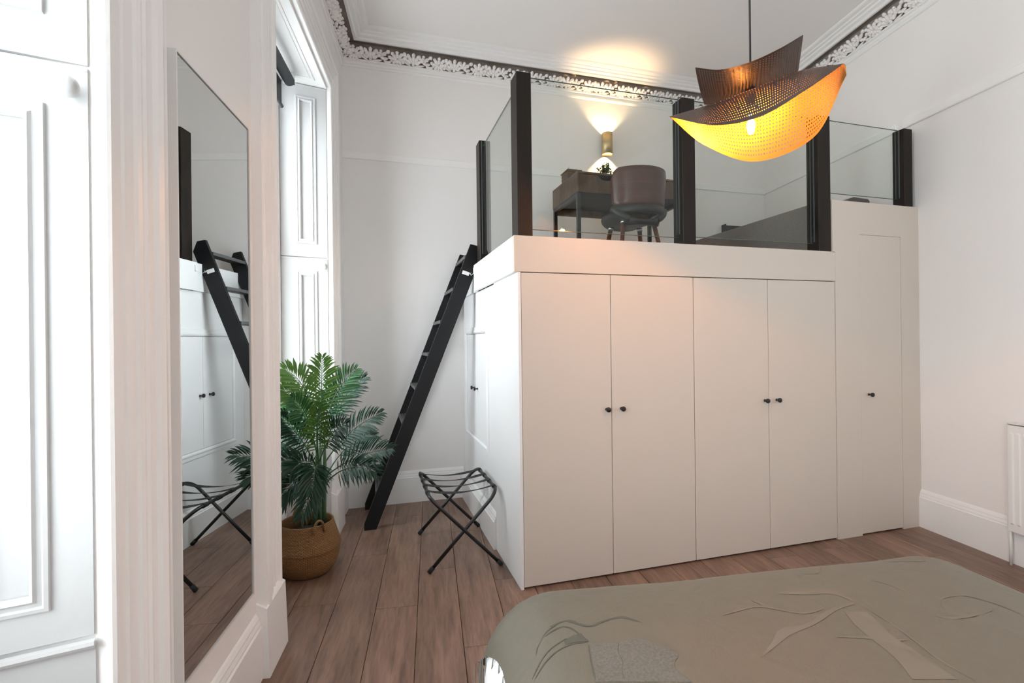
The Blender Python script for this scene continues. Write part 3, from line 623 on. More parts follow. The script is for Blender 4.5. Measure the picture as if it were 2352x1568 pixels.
m = MB(); shell(m, .270, .270, R(-62), R(62), lambda u: (.445, .512), 2, 22, .03, .03); m.build('back_lower_band', M_LEATHER, t)
m = MB()                                              # seat pan, a shallow bowl
ns, nr = 32, 8; vs = []; fs = []
for lay in (0, 1):
    for i in range(nr + 1):
        q_ = i / nr
        for k in range(ns):
            a = 2 * math.pi * k / ns; ca, sa = math.cos(a), math.sin(a); e = .72
            x = .245 * math.copysign(abs(ca) ** e, ca) * q_; y = .235 * math.copysign(abs(sa) ** e, sa) * q_ + .03
            lift = .085 * (q_ ** 3) * (abs(ca) ** 2) + .03 * sa * q_ + (.025 * q_ ** 3 * max(0, -sa)) - .02 * q_ ** 4 * max(0, sa)
            z = .385 + lift + (.045 * (1 - q_ ** 6) if lay else 0.0)
            vs.append(CL(x * (0.97 if lay else 1), y, z))
L_ = (nr + 1) * ns
for i in range(nr):
    for k in range(ns):
        q_ = (i * ns + k, i * ns + (k + 1) % ns, (i + 1) * ns + (k + 1) % ns, (i + 1) * ns + k); fs.append(q_[::-1]); fs.append(tuple(x + L_ for x in q_))
o = nr * ns
for k in range(ns): fs.append((o + k, o + (k + 1) % ns, L_ + o + (k + 1) % ns, L_ + o + k))
m.add(vs, fs, True); m.build('seat', M_LEATHER, t)
for sg in (-1, 1):
    m = MB(); pts = []; rad = []
    for k in range(12):
        u = k / 11; a = R(28 + 34 * u) * sg
        pts.append(CL(math.sin(a) * (.255 + .01 * u), .03 - math.cos(a) * (.235 + .03 * u), .40 + .095 * u ** 1.3)); rad.append(.030 - .006 * abs(u - .5))
    m.tube(pts, rad, 10); m.build('arm_support', M_LEATHER, t)
m = MB(); shell(m, .235, .262, R(-40), R(40), lambda u: (.352, .352 + .032 + .05 * (abs(u - .5) * 2) ** 2), 2, 18, .03, .03); m.build('seat_back_edge', M_LEATHER, t)
for r_, f_ in ((-1, 1), (1, 1), (-1, -1), (1, -1)):
    m = MB(); p0 = CL(r_ * .135, .03 + f_ * .125, .40); p1 = CL(r_ * .20, .03 + f_ * .195, .0); m.tube([p0, p0 + (p1 - p0) * .5, p1], [.020, .0165, .011], 12); lg = m.build('leg', M_LEGWOOD, t)
    m = MB(); m.tube([p0 + (p1 - p0) * -.02, p0 + (p1 - p0) * .06], .024, 12); m.build('bracket', M_CHROME, lg)

# ------------------------------------------------------------------ ladder
t = thing('loft_ladder', 'black wooden ladder leaning against the loft edge', 'ladder', (0.0, 4.2, 0))
ly = [(3.945, 3.973), (4.432, 4.460)]
tl, tr = on_plane(1081, 560, (0, 3.945), 0), on_plane(1095, 566, (0, 3.945), 0)
bx0, bx1 = -.060, .030; zt = 2.255
slope = ((tl.x) - bx0) / (tl.z - .05)
def LX(z): return bx0 + slope * (z - .05)
for y0, y1 in ly:
    m = MB(); wv = .098
    m.prism([(bx0, y0, 0), (bx1, y0, 0), (LX(zt - .09) + wv + .03, y0, zt - .09 - .0), (LX(zt) + .062, y0, zt - .012), (LX(zt), y0, zt), (bx0, y0, .05)], (0, y1 - y0, 0))
    m.build('stile', M_LADDER, t)
for k in range(8):
    z = .262 + k * .2685; x = LX(z)
    m = MB(); m.rbox(x + .006, x + .090, ly[0][1] + .0005, ly[1][0] - .0005, z, z + .024, .002); tr_ = m.build('tread', M_LADDER, t)
    m = MB()
    for q_ in range(4): m.box(x + .004 + q_ * .022, x + .016 + q_ * .022, ly[0][1] + .004, ly[1][0] - .004, z + .0235, z + .0265)
    m.box(x + .001, x + .006, ly[0][1] + .004, ly[1][0] - .004, z + .002, z + .0265)
    m.build('grip_strip', M_RUBBER, tr_)
# white tag tied near the top
tc_ = on_plane(1070, 627, (0, 3.938), 0); t = thing('hanging_tag', 'small white plastic tag on a string by the top of the ladder', 'tag', tc_)
m = MB(); i0 = len(m.v); m.rbox(-.030, .028, -.0025, .0025, -.015, .015, .0015); m.xform(i0, Matrix.Translation(tc_) @ Matrix.Rotation(R(17), 4, 'Y')); m.build('card', M_PAPER, t)
hook = Vector((.806, 3.83, 2.005)); e_ = tc_ + Vector((.026, 0, -.008))
m = MB(); m.tube([e_, e_ + Vector((.012, -.004, .004)), e_ * .6 + hook * .4 + Vector((0, 0, -.015)), hook], .0014, 6); m.tube([e_ + Vector((.002, -.004, .012)), e_ + Vector((.012, -.004, -.004)), e_ + Vector((.016, -.003, .014))], .0014, 6); m.build('string', M_PAPER, t)
m = MB(); m.tube([hook + Vector((.001, 0, .04)), hook + Vector((-.006, 0, .038)), hook + Vector((-.006, 0, .0)), hook + Vector((-.004, 0, -.01))], .0025, 6); m.build('hook', M_PAPER, t)

# ------------------------------------------------------------------ luggage rack
t = thing('luggage_rack', 'black folding luggage rack with four webbing straps', 'luggage rack', (.585, 3.40, 0))
def rack_frame(xf, xt, yo, inward):   # U frame: two legs and the bent top rail, legs run from foot side xf to top side xt
    ya, yb = 3.06 + yo, 3.755 - yo; zt_ = .478; pts = []
    rr = .085; foot = .012
    def leg(y, s_): return Vector((xf + (xt - xf) * s_, y, foot + (zt_ - foot) * s_))
    a0, a1 = leg(ya, 0), leg(ya, 1); b0, b1 = leg(yb, 0), leg(yb, 1)
    pts += [a0, a0.lerp(a1, .5)]
    n = 7; dirv = (a1 - a0).normalized()
    for k in range(n + 1):
        th = math.pi / 2 * k / n; pts.append(a1 - dirv * rr + dirv * rr * math.sin(th) + Vector((0, rr * (1 - math.cos(th)), 0)))
    for k in range(n + 1):
        th = math.pi / 2 * (1 - k / n); pts.append(b1 - dirv * rr + dirv * rr * math.sin(th) + Vector((0, -rr * (1 - math.cos(th)), 0)))
    pts += [b0.lerp(b1, .5), b0]
    m = MB(); m.tube(pts, .0115, 12); fo = m.build('frame', M_BLACKMETAL, t)
    for p, q_ in ((a0, a1), (b0, b1)):
        m = MB(); dd = (q_ - p).normalized(); m.tube([p - dd * .006, p + dd * .035], .0145, 12); m.build('foot_cap', M_STRAP, fo)
    return a1, b1
xl, xr = .345, .788
rack_frame(xr + .01, xl, 0.0, 1); rack_frame(xl - .005, xr, .024, -1)
for yv in (3.072, 3.745):
    m = MB(); m.lathe([(.0005, -.006), (.007, -.005), (.007, .03), (.0005, .031)], ((xl + xr) / 2, yv - .012 if yv < 3.4 else yv - .012, .245), 10, (0, 1, 0)); m.build('rivet', M_CHROME, t)
for k in range(4):
    yv = 3.185 + k * .146; m = MB(); vs = []; n = 18; hw = .016
    for i in range(n + 1):
        u = i / n; x = xl + (xr - xl) * u; z = .492 - .030 * math.sin(math.pi * u) ** .8; tw = .35 * math.sin(2 * math.pi * u + k)
        for sgn in (-1, 1): vs.append(Vector((x, yv + sgn * hw * math.cos(tw * .6), z + sgn * hw * math.sin(tw) * .5)))
    m.add(vs, [(2 * i, 2 * i + 1, 2 * i + 3, 2 * i + 2) for i in range(n)], True)
    m.add([v - UP * .0022 for v in vs], [(2 * i, 2 * i + 2, 2 * i + 3, 2 * i + 1) for i in range(n)], True)
    for x in (xl, xr): m.tube([(x, yv - .022, .478), (x, yv + .022, .478)], .0145, 12)
    m.build('strap', M_STRAP, t)

# ------------------------------------------------------------------ basket and palm
BC = Vector((-.400, 3.365, 0))
t = thing('seagrass_basket', 'round brown seagrass belly basket on the floor by the window', 'basket', BC)
def basket_part(name, prof, parent):
    m = MB(); seg = 72; m.lathe(prof, BC, seg); o = m.build(name, M_BASKET, parent); me = o.data
    uvl = me.uv_layers.new(name='UVMap'); lens = [0]
    for a, b in zip(prof[:-1], prof[1:]): lens.append(lens[-1] + math.hypot(b[0] - a[0], b[1] - a[1]))
    for p in me.polygons:
        ks = [me.loops[li].vertex_index % seg for li in p.loop_indices]; wrap = max(ks) - min(ks) > seg / 2
        for li in p.loop_indices:
            vi = me.loops[li].vertex_index; k = vi % seg; k = k + seg if wrap and k < seg / 2 else k
            uvl.data[li].uv = (k / seg * 62, lens[vi // seg] / .0155)
    return o
basket_part('lower_bowl', [(.0005, .0), (.125, .0), (.145, .008), (.172, .045), (.188, .085), (.195, .120), (.196, .150)], t)
basket_part('folded_collar', [(.196, .150), (.204, .162), (.205, .172), (.200, .186), (.188, .225), (.172, .275), (.160, .318), (.158, .324), (.152, .324), (.150, .316), (.165, .26), (.185, .19)], t)
for a in (R(-60), R(115)):
    c_ = BC + Vector((math.cos(a), math.sin(a), 0)) * .158; tg = Vector((-math.sin(a), math.cos(a), 0)); ou = Vector((math.cos(a), math.sin(a), 0))
    m = MB(); m.tube([c_ + tg * (.035 * math.cos(R(k * 18))) + UP * (.285 + .075 * math.sin(R(k * 18))) + ou * .012 for k in range(11)], .0075, 8); o = m.build('handle', M_BASKET, t); o.data.uv_layers.new(name='UVMap')
m = MB(); m.lathe([(.0005, .245), (.08, .25), (.150, .24)], BC, 28); m.build('filler', M_SOIL, t)

pt = thing('artificial_palm', 'green artificial areca palm standing in the woven basket', 'plant', BC + UP * .25)
random.seed(21)
def frond(pts, Lm, mtl, pairs=21, wid=.0075, face=None, droop=.25):
    p0, p1, p2 = [Vector(p) for p in pts]
    def C_(u): return p0 * (1 - u) ** 2 + p1 * 2 * u * (1 - u) + p2 * u * u
    m = MB(); n = 14; rp = [C_(i / n) for i in range(n + 1)]; m.mi = 1; m.tube(rp, [.0055 - .0042 * i / n for i in range(n + 1)], 6); m.mi = 0
    toward = (CAM - p1).normalized()
    for i in range(pairs):
        u = .26 + .74 * (i + .5) / pairs; c_ = C_(u); tn = (C_(min(1, u + .02)) - C_(u - .02)).normalized()
        up = face or UP; up = (up - tn * up.dot(tn)); up = up.normalized() if up.length > .1 else tn.orthogonal().normalized()
        sd = tn.cross(up).normalized(); v = (u - .26) / .74
        ln = Lm * (math.sin(math.pi * min(1, .16 + .80 * v)) ** .65); sp = R(62 - 38 * v)
        for sg in (-1, 1):
            d = (sd * sg * math.sin(sp) + tn * math.cos(sp) + up * .28).normalized(); l = ln * random.uniform(.88, 1.08); d = (d + Vector((random.uniform(-.09, .09), random.uniform(-.09, .09), random.uniform(-.12, .06)))).normalized()
            wv = d.cross(up).normalized() * wid * (.75 + .5 * math.sin(math.pi * v)); fall = -UP * droop * l
            q0 = c_; q1 = c_ + d * l * .38 + fall * .10; q2 = c_ + d * l * .72 + fall * .42; q3 = c_ + d * l + fall * .95; fold = up * wid * .35
            m.add([q0, q1 + wv + fold, q1, q1 - wv + fold, q2 + wv * .75 + fold * .7, q2, q2 - wv * .75 + fold * .7, q3], [(0, 1, 2), (0, 2, 3), (1, 4, 5, 2), (2, 5, 6, 3), (4, 7, 5), (5, 7, 6)])
    return m.build('frond', [mtl, M_STEM], pt)
fv = lambda k=.6: ((CAM - BC).normalized() * k + UP * (1 - k)).normalized()
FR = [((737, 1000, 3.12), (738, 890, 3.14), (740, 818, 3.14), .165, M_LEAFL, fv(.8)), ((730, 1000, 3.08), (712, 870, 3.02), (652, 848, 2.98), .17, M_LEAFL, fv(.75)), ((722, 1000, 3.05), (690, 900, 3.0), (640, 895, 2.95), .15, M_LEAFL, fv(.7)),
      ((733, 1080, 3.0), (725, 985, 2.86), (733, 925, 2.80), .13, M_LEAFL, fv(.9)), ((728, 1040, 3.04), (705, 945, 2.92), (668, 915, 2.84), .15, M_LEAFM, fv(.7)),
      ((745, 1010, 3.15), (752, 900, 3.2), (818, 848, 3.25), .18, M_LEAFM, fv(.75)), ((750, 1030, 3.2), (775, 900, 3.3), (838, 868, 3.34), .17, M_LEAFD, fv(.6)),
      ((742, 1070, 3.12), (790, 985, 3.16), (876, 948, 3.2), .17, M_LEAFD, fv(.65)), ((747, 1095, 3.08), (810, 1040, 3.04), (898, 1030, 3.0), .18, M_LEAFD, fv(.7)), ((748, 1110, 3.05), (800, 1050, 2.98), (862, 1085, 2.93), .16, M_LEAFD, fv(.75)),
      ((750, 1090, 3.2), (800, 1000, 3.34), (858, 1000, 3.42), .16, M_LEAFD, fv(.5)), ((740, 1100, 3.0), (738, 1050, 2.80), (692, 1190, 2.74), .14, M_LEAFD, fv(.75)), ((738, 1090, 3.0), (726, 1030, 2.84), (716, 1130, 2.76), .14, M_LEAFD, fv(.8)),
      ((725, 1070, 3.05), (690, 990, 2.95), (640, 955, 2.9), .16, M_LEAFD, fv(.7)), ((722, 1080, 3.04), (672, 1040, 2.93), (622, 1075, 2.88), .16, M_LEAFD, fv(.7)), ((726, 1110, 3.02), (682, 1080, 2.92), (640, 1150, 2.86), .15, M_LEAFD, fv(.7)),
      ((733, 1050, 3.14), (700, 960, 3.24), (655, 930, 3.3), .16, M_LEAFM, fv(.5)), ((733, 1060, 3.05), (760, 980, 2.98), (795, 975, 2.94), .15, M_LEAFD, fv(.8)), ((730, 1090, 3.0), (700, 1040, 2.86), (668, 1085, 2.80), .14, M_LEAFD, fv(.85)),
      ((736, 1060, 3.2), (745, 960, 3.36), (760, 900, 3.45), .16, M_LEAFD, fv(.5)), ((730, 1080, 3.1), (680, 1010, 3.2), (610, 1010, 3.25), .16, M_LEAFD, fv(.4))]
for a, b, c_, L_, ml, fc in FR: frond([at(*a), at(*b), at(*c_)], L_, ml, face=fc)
for a, b in (((733, 1195, 3.11), (735, 1080, 3.1)), ((742, 1192, 3.14), (746, 1080, 3.12)), ((722, 1195, 3.08), (728, 1070, 3.06))):
    p, q_ = at(*a), at(*b); p.z = .25; m = MB(); m.tube([p, (p + q_) / 2, q_, q_ + UP * .25], [.017, .015, .012, .006], 10); m.build('stalk', M_STEM, pt)

# ------------------------------------------------------------------ pendant lamp
t = thing('pendant_lamp', 'perforated bronze and gold pendant lamp with a lit filament bulb', 'pendant lamp', at(1725, 270, 2.08))
def cubic(P, u):                      # smooth curve through 5 points, u in -1..1
    x = (u + 1) * 2; i = min(3, int(x)); f = x - i; p = [P[max(0, i - 1)], P[i], P[i + 1], P[min(4, i + 2)]]
    if i == 0: p[0] = p[1] * 2 - p[2]
    if i == 3: p[3] = p[2] * 2 - p[1]
    return (p[1] * 2 + (p[2] - p[0]) * f + (p[0] * 2 - p[1] * 5 + p[2] * 4 - p[3]) * f * f + (p[1] * 3 - p[0] - p[2] * 3 + p[3]) * f ** 3) * .5
def perforated(S, nu, nv, hole, off):
    # grid of cells, each with a round hole; S(x, y) -> (point, normal); shell shifted by off along the normal
    m = MB(); seg = 8
    for i in range(nu):
        for j in range(nv):
            x0, x1 = -1 + 2 * i / nu, -1 + 2 * (i + 1) / nu; y0, y1 = -1 + 2 * j / nv, -1 + 2 * (j + 1) / nv; xm, ym = (x0 + x1) / 2, (y0 + y1) / 2
            edge = i in (0, nu - 1) or j in (0, nv - 1)
            outer = [(x0, y0), (xm, y0), (x1, y0), (x1, ym), (x1, y1), (xm, y1), (x0, y1), (x0, ym)]
            P = [S(*q, off) for q in outer]
            if edge: m.add(P, [tuple(range(8))], True); continue
            angs = [math.atan2(-1, -1) + k * math.pi / 4 for k in range(8)]
            Q = [S(xm + math.cos(a) * hole * (x1 - x0), ym + math.sin(a) * hole * (y1 - y0), off) for a in angs]
            m.add(P + Q, [(k, (k + 1) % 8, 8 + (k + 1) % 8, 8 + k) for k in range(8)], True)
    # weld the shared cell corners
    b = bmesh.new(); vs = [b.verts.new(v) for v in m.v]
    for f in m.f:
        try: b.faces.new([vs[k] for k in f])
        except ValueError: pass
    bmesh.ops.remove_doubles(b, verts=b.verts[:], dist=.00012); b.verts.index_update()
    r = MB(); r.add([v.co.copy() for v in b.verts], [[v.index for v in f.verts] for f in b.faces], True); b.free(); return r
def sheet(near, far, ridge, disc):
    N_ = [at(*p) for p in near]; F_ = [at(*p) for p in far]; G_ = [at(*p) for p in ridge]
    def P(u, v):
        n_, f_, g_ = cubic(N_, u), cubic(F_, u), cubic(G_, u); c_ = g_ * 2 - (n_ + f_) * .5; q = (v + 1) / 2
        return n_ * (1 - q) ** 2 + c_ * 2 * q * (1 - q) + f_ * q * q
    def S(x, y, off):
        if disc:
            u = x * math.sqrt(1 - y * y / 2); v = y * math.sqrt(1 - x * x / 2); w_ = math.sqrt(max(1e-9, 1 - u * u)); v = max(-1, min(1, v / w_)) if w_ > 1e-3 else 0
        else: u, v = x, y
        u = max(-.9995, min(.9995, u)); p = P(u, v); e = .012
        a = P(min(.9995, u + e), v) - P(max(-.9995, u - e), v); b = P(u, min(1, v + e)) - P(u, max(-1, v - e)); n = a.cross(b)
        if n.length > 1e-9: n.normalize()
        if n.z < 0: n = -n
        return p + n * off
    return S
lowS = sheet([(1537, 268, 2.18), (1640, 287, 1.93), (1745, 268, 1.83), (1850, 207, 1.74), (1938, 146, 1.78)],
             [(1540, 270, 2.18), (1620, 334, 2.25), (1735, 371, 2.25), (1868, 316, 2.10), (1944, 172, 1.84)],
             [(1538, 268, 2.18), (1625, 244, 2.14), (1728, 212, 2.05), (1838, 174, 1.92), (1942, 150, 1.79)], True)
upS = sheet([(1597, 155, 1.93), (1655, 160, 1.90), (1722, 143, 1.88), (1790, 112, 1.85), (1845, 80, 1.83)],
            [(1618, 240, 2.22), (1668, 236, 2.22), (1722, 222, 2.20), (1782, 196, 2.16), (1833, 166, 2.12)],
            [(1606, 200, 2.06), (1662, 206, 2.05), (1722, 195, 2.03), (1786, 164, 2.00), (1839, 124, 1.97)], False)
for nm, S, nu, nv in (('lower_shade', lowS, 62, 48), ('upper_shade', upS, 40, 30)):
    up_out = nm == 'lower_shade'
    o = perforated(S, nu, nv, .225, .0007).build(nm, M_SHADE_OUT if up_out else M_SHADE_IN, t)
    perforated(S, nu, nv, .225, -.0007).build('gold_lining' if up_out else 'bronze_underside', M_SHADE_IN if up_out else M_SHADE_OUT, o)
bc = at(1725, 285, 2.075)
top = lowS(0.02, -.05, 0)
m = MB(); m.tube([(bc.x, bc.y, ZC - .002), (bc.x, bc.y, 2.52)], .004, 8); m.build('cord', M_CORD, t)
m = MB(); m.lathe([(.0005, 2.525), (.012, 2.524), (.018, 2.51), (.018, 2.445), (.016, 2.44), (.0005, 2.44)], (bc.x, bc.y, 0), 18); m.build('lamp_holder', M_CORD, t)
m = MB(); m.lathe([(.0005, ZC - .001), (.05, ZC - .001), (.05, ZC - .02), (.01, ZC - .03), (.0005, ZC - .03)], (bc.x, bc.y, 0), 20); m.build('ceiling_rose', M_CORD, t)
bz = bc.z
m = MB(); m.lathe([(.013, .075), (.014, .055), (.022, .035), (.031, .005), (.0325, -.015), (.029, -.033), (.018, -.046), (.0005, -.050)], (bc.x, bc.y, bz), 24); bl = m.build('bulb', M_BULB, t)
m = MB()
for k in range(4):
    a = k * math.pi / 2 + .4; m.tube([(bc.x + math.cos(a) * .006, bc.y + math.sin(a) * .006, bz + .045), (bc.x + math.cos(a) * .011, bc.y + math.sin(a) * .011, bz - .02)], .0018, 6)
m.build('filament', M_FIL, bl)
li = bpy.data.lights.new('pendant_light', 'POINT'); li.energy = PENDANT_W; li.color = WARM; li.shadow_soft_size = .02
lo = bpy.data.objects.new('pendant_light', li); COL.objects.link(lo); lo.location = (bc.x, bc.y, bz + .01)

# ------------------------------------------------------------------ radiator
ra = on_plane(2311, 975, RW(0, .10, 0), AR); s_r = (ra - R0).dot(DR); rz1 = ra.z + .012; rz0 = on_plane(2311, 1216, RW(0, .10, 0), AR).z
t = thing('radiator', 'white ribbed panel radiator on the right wall', 'radiator', RW(s_r - .6, .08, rz0)); RLEN = 1.3
m = MB(); m.fbox(RW, s_r - RLEN, s_r - .002, .092, .098, rz0, rz1 - .012); m.build('front_panel', M_RAD, t)
m = MB(); s_ = s_r - .028
while s_ > s_r - RLEN + .03:
    p = [RW(s_ - .011, .098, rz0 + .045), RW(s_ + .011, .098, rz0 + .045), RW(s_ + .006, .105, rz0 + .055), RW(s_ - .006, .105, rz0 + .055)]
    q_ = [RW(s_ - .011, .098, rz1 - .055), RW(s_ + .011, .098, rz1 - .055), RW(s_ + .006, .105, rz1 - .065), RW(s_ - .006, .105, rz1 - .065)]
    m.hexa(p + q_); s_ -= .0365
o = m.build('rib', M_RAD, t); o['kind'] = 'stuff'
m = MB(); m.fbox(RW, s_r - .004, s_r + .002, .035, .098, rz0 + .01, rz1); m.build('end_cap', M_RAD, t)
m = MB(); m.fbox(RW, s_r - RLEN, s_r - .004, .040, .046, rz0, rz1 - .012); m.build('rear_panel', M_RADIN, t)
m = MB(); m.fbox(RW, s_r - RLEN, s_r, .035, .050, rz1 - .004, rz1); m.fbox(RW, s_r - RLEN, s_r, .085, .100, rz1 - .004, rz1)
k = 0
while k * .03 < RLEN - .05: m.fbox(RW, s_r - .02 - k * .03, s_r - .008 - k * .03, .050, .085, rz1 - .004, rz1); k += 1
m.build('top_grille', M_RAD, t)
sv = s_r + .012; vz = rz0 + .045
m = MB(); m.tube([RW(sv, .06, 0.0), RW(sv, .06, vz - .03)], .0085, 10); m.build('pipe', M_RAD, t)
m = MB(); m.tube([RW(sv, .06, vz - .035), RW(sv, .06, vz + .005)], .013, 10); m.tube([RW(sv, .06, vz - .012), RW(s_r - .002, .06, vz - .012)], .010, 10); m.build('valve_body', M_CHROME, t)
m = MB(); m.lathe([(.014, 0), (.016, .004), (.016, .045), (.012, .050), (.0005, .051)], RW(sv, .06, vz + .005), 14); m.build('valve_cap', M_RAD, t)
for k in (.1, 1.1):
    m = MB(); m.fbox(RW, s_r - k - .03, s_r - k, .0, .040, rz0 + .1, rz1 - .1); m.build('wall_bracket', M_RADIN, t)

# ------------------------------------------------------------------ bed
BE0, BE1, BD1, BD0 = .135, 2.085, 1.785, -.55       # left, right, foot, head in plank-frame coordinates
BDv = Vector((math.cos(R(83)), math.sin(R(83)), 0)); BEv = Vector((BDv.y, -BDv.x, 0))
def BW(e, d, z): return BEv * e + BDv * d + UP * z
BR, BT = .26, .595
def inset_pt(k, M_, tt):             # point k of M_ round the plan of the bed, inset by tt
    a0, a1, b0, b1 = BE0 + tt, BE1 - tt, BD0 + tt, BD1 - tt; r_ = max(.02, BR - tt)
    u = (k % M_) / M_ * 4; side = int(u); f = u - side; nc = .30
    cs = [(a0 + r_, b1 - r_, 180), (a1 - r_, b1 - r_, 90), (a1 - r_, b0 + r_, 0), (a0 + r_, b0 + r_, -90)]
    if f < nc:
        c_ = cs[side]; a = R(c_[2] - 90 * f / nc); return c_[0] + r_ * math.cos(a), c_[1] + r_ * math.sin(a)
    g = (f - nc) / (1 - nc); c0, c1 = cs[side], cs[(side + 1) % 4]; a = R(c0[2] - 90)
    return (c0[0] + r_ * math.cos(a)) * (1 - g) + (c1[0] + r_ * math.cos(a)) * g, (c0[1] + r_ * math.sin(a)) * (1 - g) + (c1[1] + r_ * math.sin(a)) * g
RH, RV_ = .22, .19
def drop(tt):
    cr0 = .10 * max(0, 1 - max(0, tt) / .70) ** 2 - .062
    if tt >= RH: return cr0
    q = 1 - tt / RH; return cr0 + RV_ * (1 - math.sqrt(max(0, 1 - q ** 2.2)))
def wrinkle(e, d):
    v = Vector((e, d, 0)); n1 = noise.noise(v * 1.7) * .012; q = Vector((e * 5 - d * 2.2, d * 1.6 + e * .8, 3.0)); n2 = noise.noise(q) * .004
    cr_ = Vector((e * 16 + d * 9, d * 3.5 - e * 3, 1.0)); n3 = -abs(noise.noise(cr_)) * .0035
    return n1 + n2 + n3
def inset_of(e, d):                  # distance inside the rounded plan
    qx = min(e - BE0, BE1 - e); qy = min(d - BD0, BD1 - d)
    if qx < BR and qy < BR: return BR - math.hypot(BR - qx, BR - qy)
    return min(qx, qy)
def bed_z(e, d):
    tt = inset_of(e, d); return BT - drop(max(0, tt)) + wrinkle(e, d) * min(1, max(0, tt) / .1)
t = thing('bed', 'large bed dressed in white linen under a sage bedspread', 'bed', BW(1.1, .6, 0))
m = MB(); MK = 120
def ringed(m, levels, MK):
    rows = []
    for tt, zf in levels:
        row = []
        for k in range(MK):
            e, d = inset_pt(k, MK, max(0, tt)); z = zf(e, d, k); ex = min(0, tt)
            row.append(BW(e, d, z) + (BW(e, d, 0) - BW(1.1, min(d, 1.0), 0)).normalized() * (-ex))
        rows.append(row)
    vs = [p for r_ in rows for p in r_]; fs = []
    for i in range(len(rows) - 1):
        for k in range(MK): fs.append((i * MK + k, i * MK + (k + 1) % MK, (i + 1) * MK + (k + 1) % MK, (i + 1) * MK + k))
    fs.append(tuple((len(rows) - 1) * MK + k for k in range(MK))); m.add(vs, fs, True)
ringed(m, [(.05, lambda e, d, k: .12), (.02, lambda e, d, k: .14), (.012, lambda e, d, k: .25), (.012, lambda e, d, k: .38)] + [(x, lambda e, d, k, x=x: BT - drop(x) - .012) for x in (.02, .04, .08, .14, .22, .5, .9)], 96)
m.build('duvet', M_SHEET, t)
m = MB(); i0 = len(m.v); m.hexa([BW(e, d, z) for z in (.0, .12) for e, d in ((BE0 + .12, BD0 + .1), (BE1 - .12, BD0 + .1), (BE1 - .12, BD1 - .12), (BE0 + .12, BD1 - .12))]); m.build('base', M_DARKGAP, t)
sp = thing('bedspread', 'sage olive satin bedspread with woven crane motifs and fringed hem', 'bedspread', BW(1.1, .6, BT))
MK = 360
def hem(k):                          # hem height round the plan
    e, d = inset_pt(k, MK, 0)
    if e < BE0 + .26 and d > BD1 - .5:
        u = max(0, min(1, (BD1 - .04 - d) / .30)) if e < BE0 + .2 else 0; return .20 + .31 * u ** .6
    if e < BE0 + .02: return .51
    return .20
HEM = [hem(k) for k in range(MK)]
for _ in range(6): HEM = [(HEM[k - 1] + HEM[k] * 2 + HEM[(k + 1) % MK]) / 4 for k in range(MK)]
ZE = BT - drop(0)
def start(h):                        # inset at which the cloth's own profile reaches the hem height
    q = 0.0
    while q < .2 and BT - drop(q) < h: q += .002
    return q
ST = [start(h) if h > ZE else 0.0 for h in HEM]
tl_ = [0, .004, .012, .024, .04, .06, .085, .115, .15, .19, .23, .27, .31, .35, .39, .43, .47, .51, .55, .6, .65, .7, .75, .8, .85, .9, .95]
m = MB(); rows = []
for q in (0, .25, .5, .75):
    rows.append([BW(*inset_pt(k, MK, ST[k]), HEM[k] + (max(ZE, HEM[k]) - HEM[k]) * q) + (BW(*inset_pt(k, MK, 0), 0) - BW(1.1, min(inset_pt(k, MK, 0)[1], 1.0), 0)).normalized() * (.02 + .014 * (1 - q) if ST[k] == 0 else .004) for k in range(MK)])
for x in tl_:
    row = []
    for k in range(MK):
        x2 = max(x, ST[k] + .0004 * x); e, d = inset_pt(k, MK, x2); row.append(BW(e, d, BT - drop(x2) + wrinkle(e, d) * min(1, x2 / .1)))
    rows.append(row)
vs = [p for r_ in rows for p in r_]; fs = []
for i in range(len(rows) - 1):
    for k in range(MK): fs.append((i * MK + k, i * MK + (k + 1) % MK, (i + 1) * MK + (k + 1) % MK, (i + 1) * MK + k))
fs.append(tuple((len(rows) - 1) * MK + k for k in range(MK))); m.add(vs, fs, True)
m.build('cloth', M_SPREAD, sp)
# fringe along the raised hem at the left corner
m = MB(); random.seed(5)
for k in range(MK):
    e, d = inset_pt(k, MK, 0)
    if not (e < BE0 + .2 and d > .2) or k % 2: continue
    for r_ in range(1):
        e, d = inset_pt(k, MK, ST[k]); p = BW(e, d, HEM[k]) - BEv * (.034 if ST[k] == 0 else .006); sw = Vector((random.uniform(-.012, .004), random.uniform(-.01, .01), 0)); L_ = random.uniform(.075, .11)
        m.tube([p + UP * .004, p + sw * .5 - UP * L_ * .5, p + sw - UP * L_], [.0014, .0024, .0018], 5, False)
o = m.build('fringe', M_FRINGE, sp); o['kind'] = 'stuff'
# woven motifs lying in the cloth
def bed_hit(x, y):
    d = pix(x, y); t_ = .3
    for i in range(900):
        p = CAM + d * t_; e_c, d_c = p.dot(BEv), p.dot(BDv)
        if BE0 < e_c < BE1 and BD0 < d_c < BD1 and p.z < bed_z(e_c, d_c): break
        t_ += .004
    else: return None
    for i in range(12):
        t_ -= .004 / 2 ** (i + 1) if p.z < bed_z(p.dot(BEv), p.dot(BDv)) else -.004 / 2 ** (i + 1); p = CAM + d * t_
    return p
def lift(p, h): return BW(p.dot(BEv), p.dot(BDv), bed_z(p.dot(BEv), p.dot(BDv)) + h)
def resample(P, step):
    out = [Vector(P[0])]
    for a, b in zip(P[:-1], P[1:]):
        a, b = Vector(a), Vector(b); n = max(1, int((b - a).length / step)); out += [a.lerp(b, (i + 1) / n) for i in range(n)]
    return out
def smooth2(P):
    P = [Vector((p[0], p[1], 0)) for p in P]
    for _ in range(2):
        Q = [P[0]]
        for a, b in zip(P[:-1], P[1:]): Q += [a.lerp(b, .25), a.lerp(b, .75)]
        P = Q + [P[-1]]
    return P
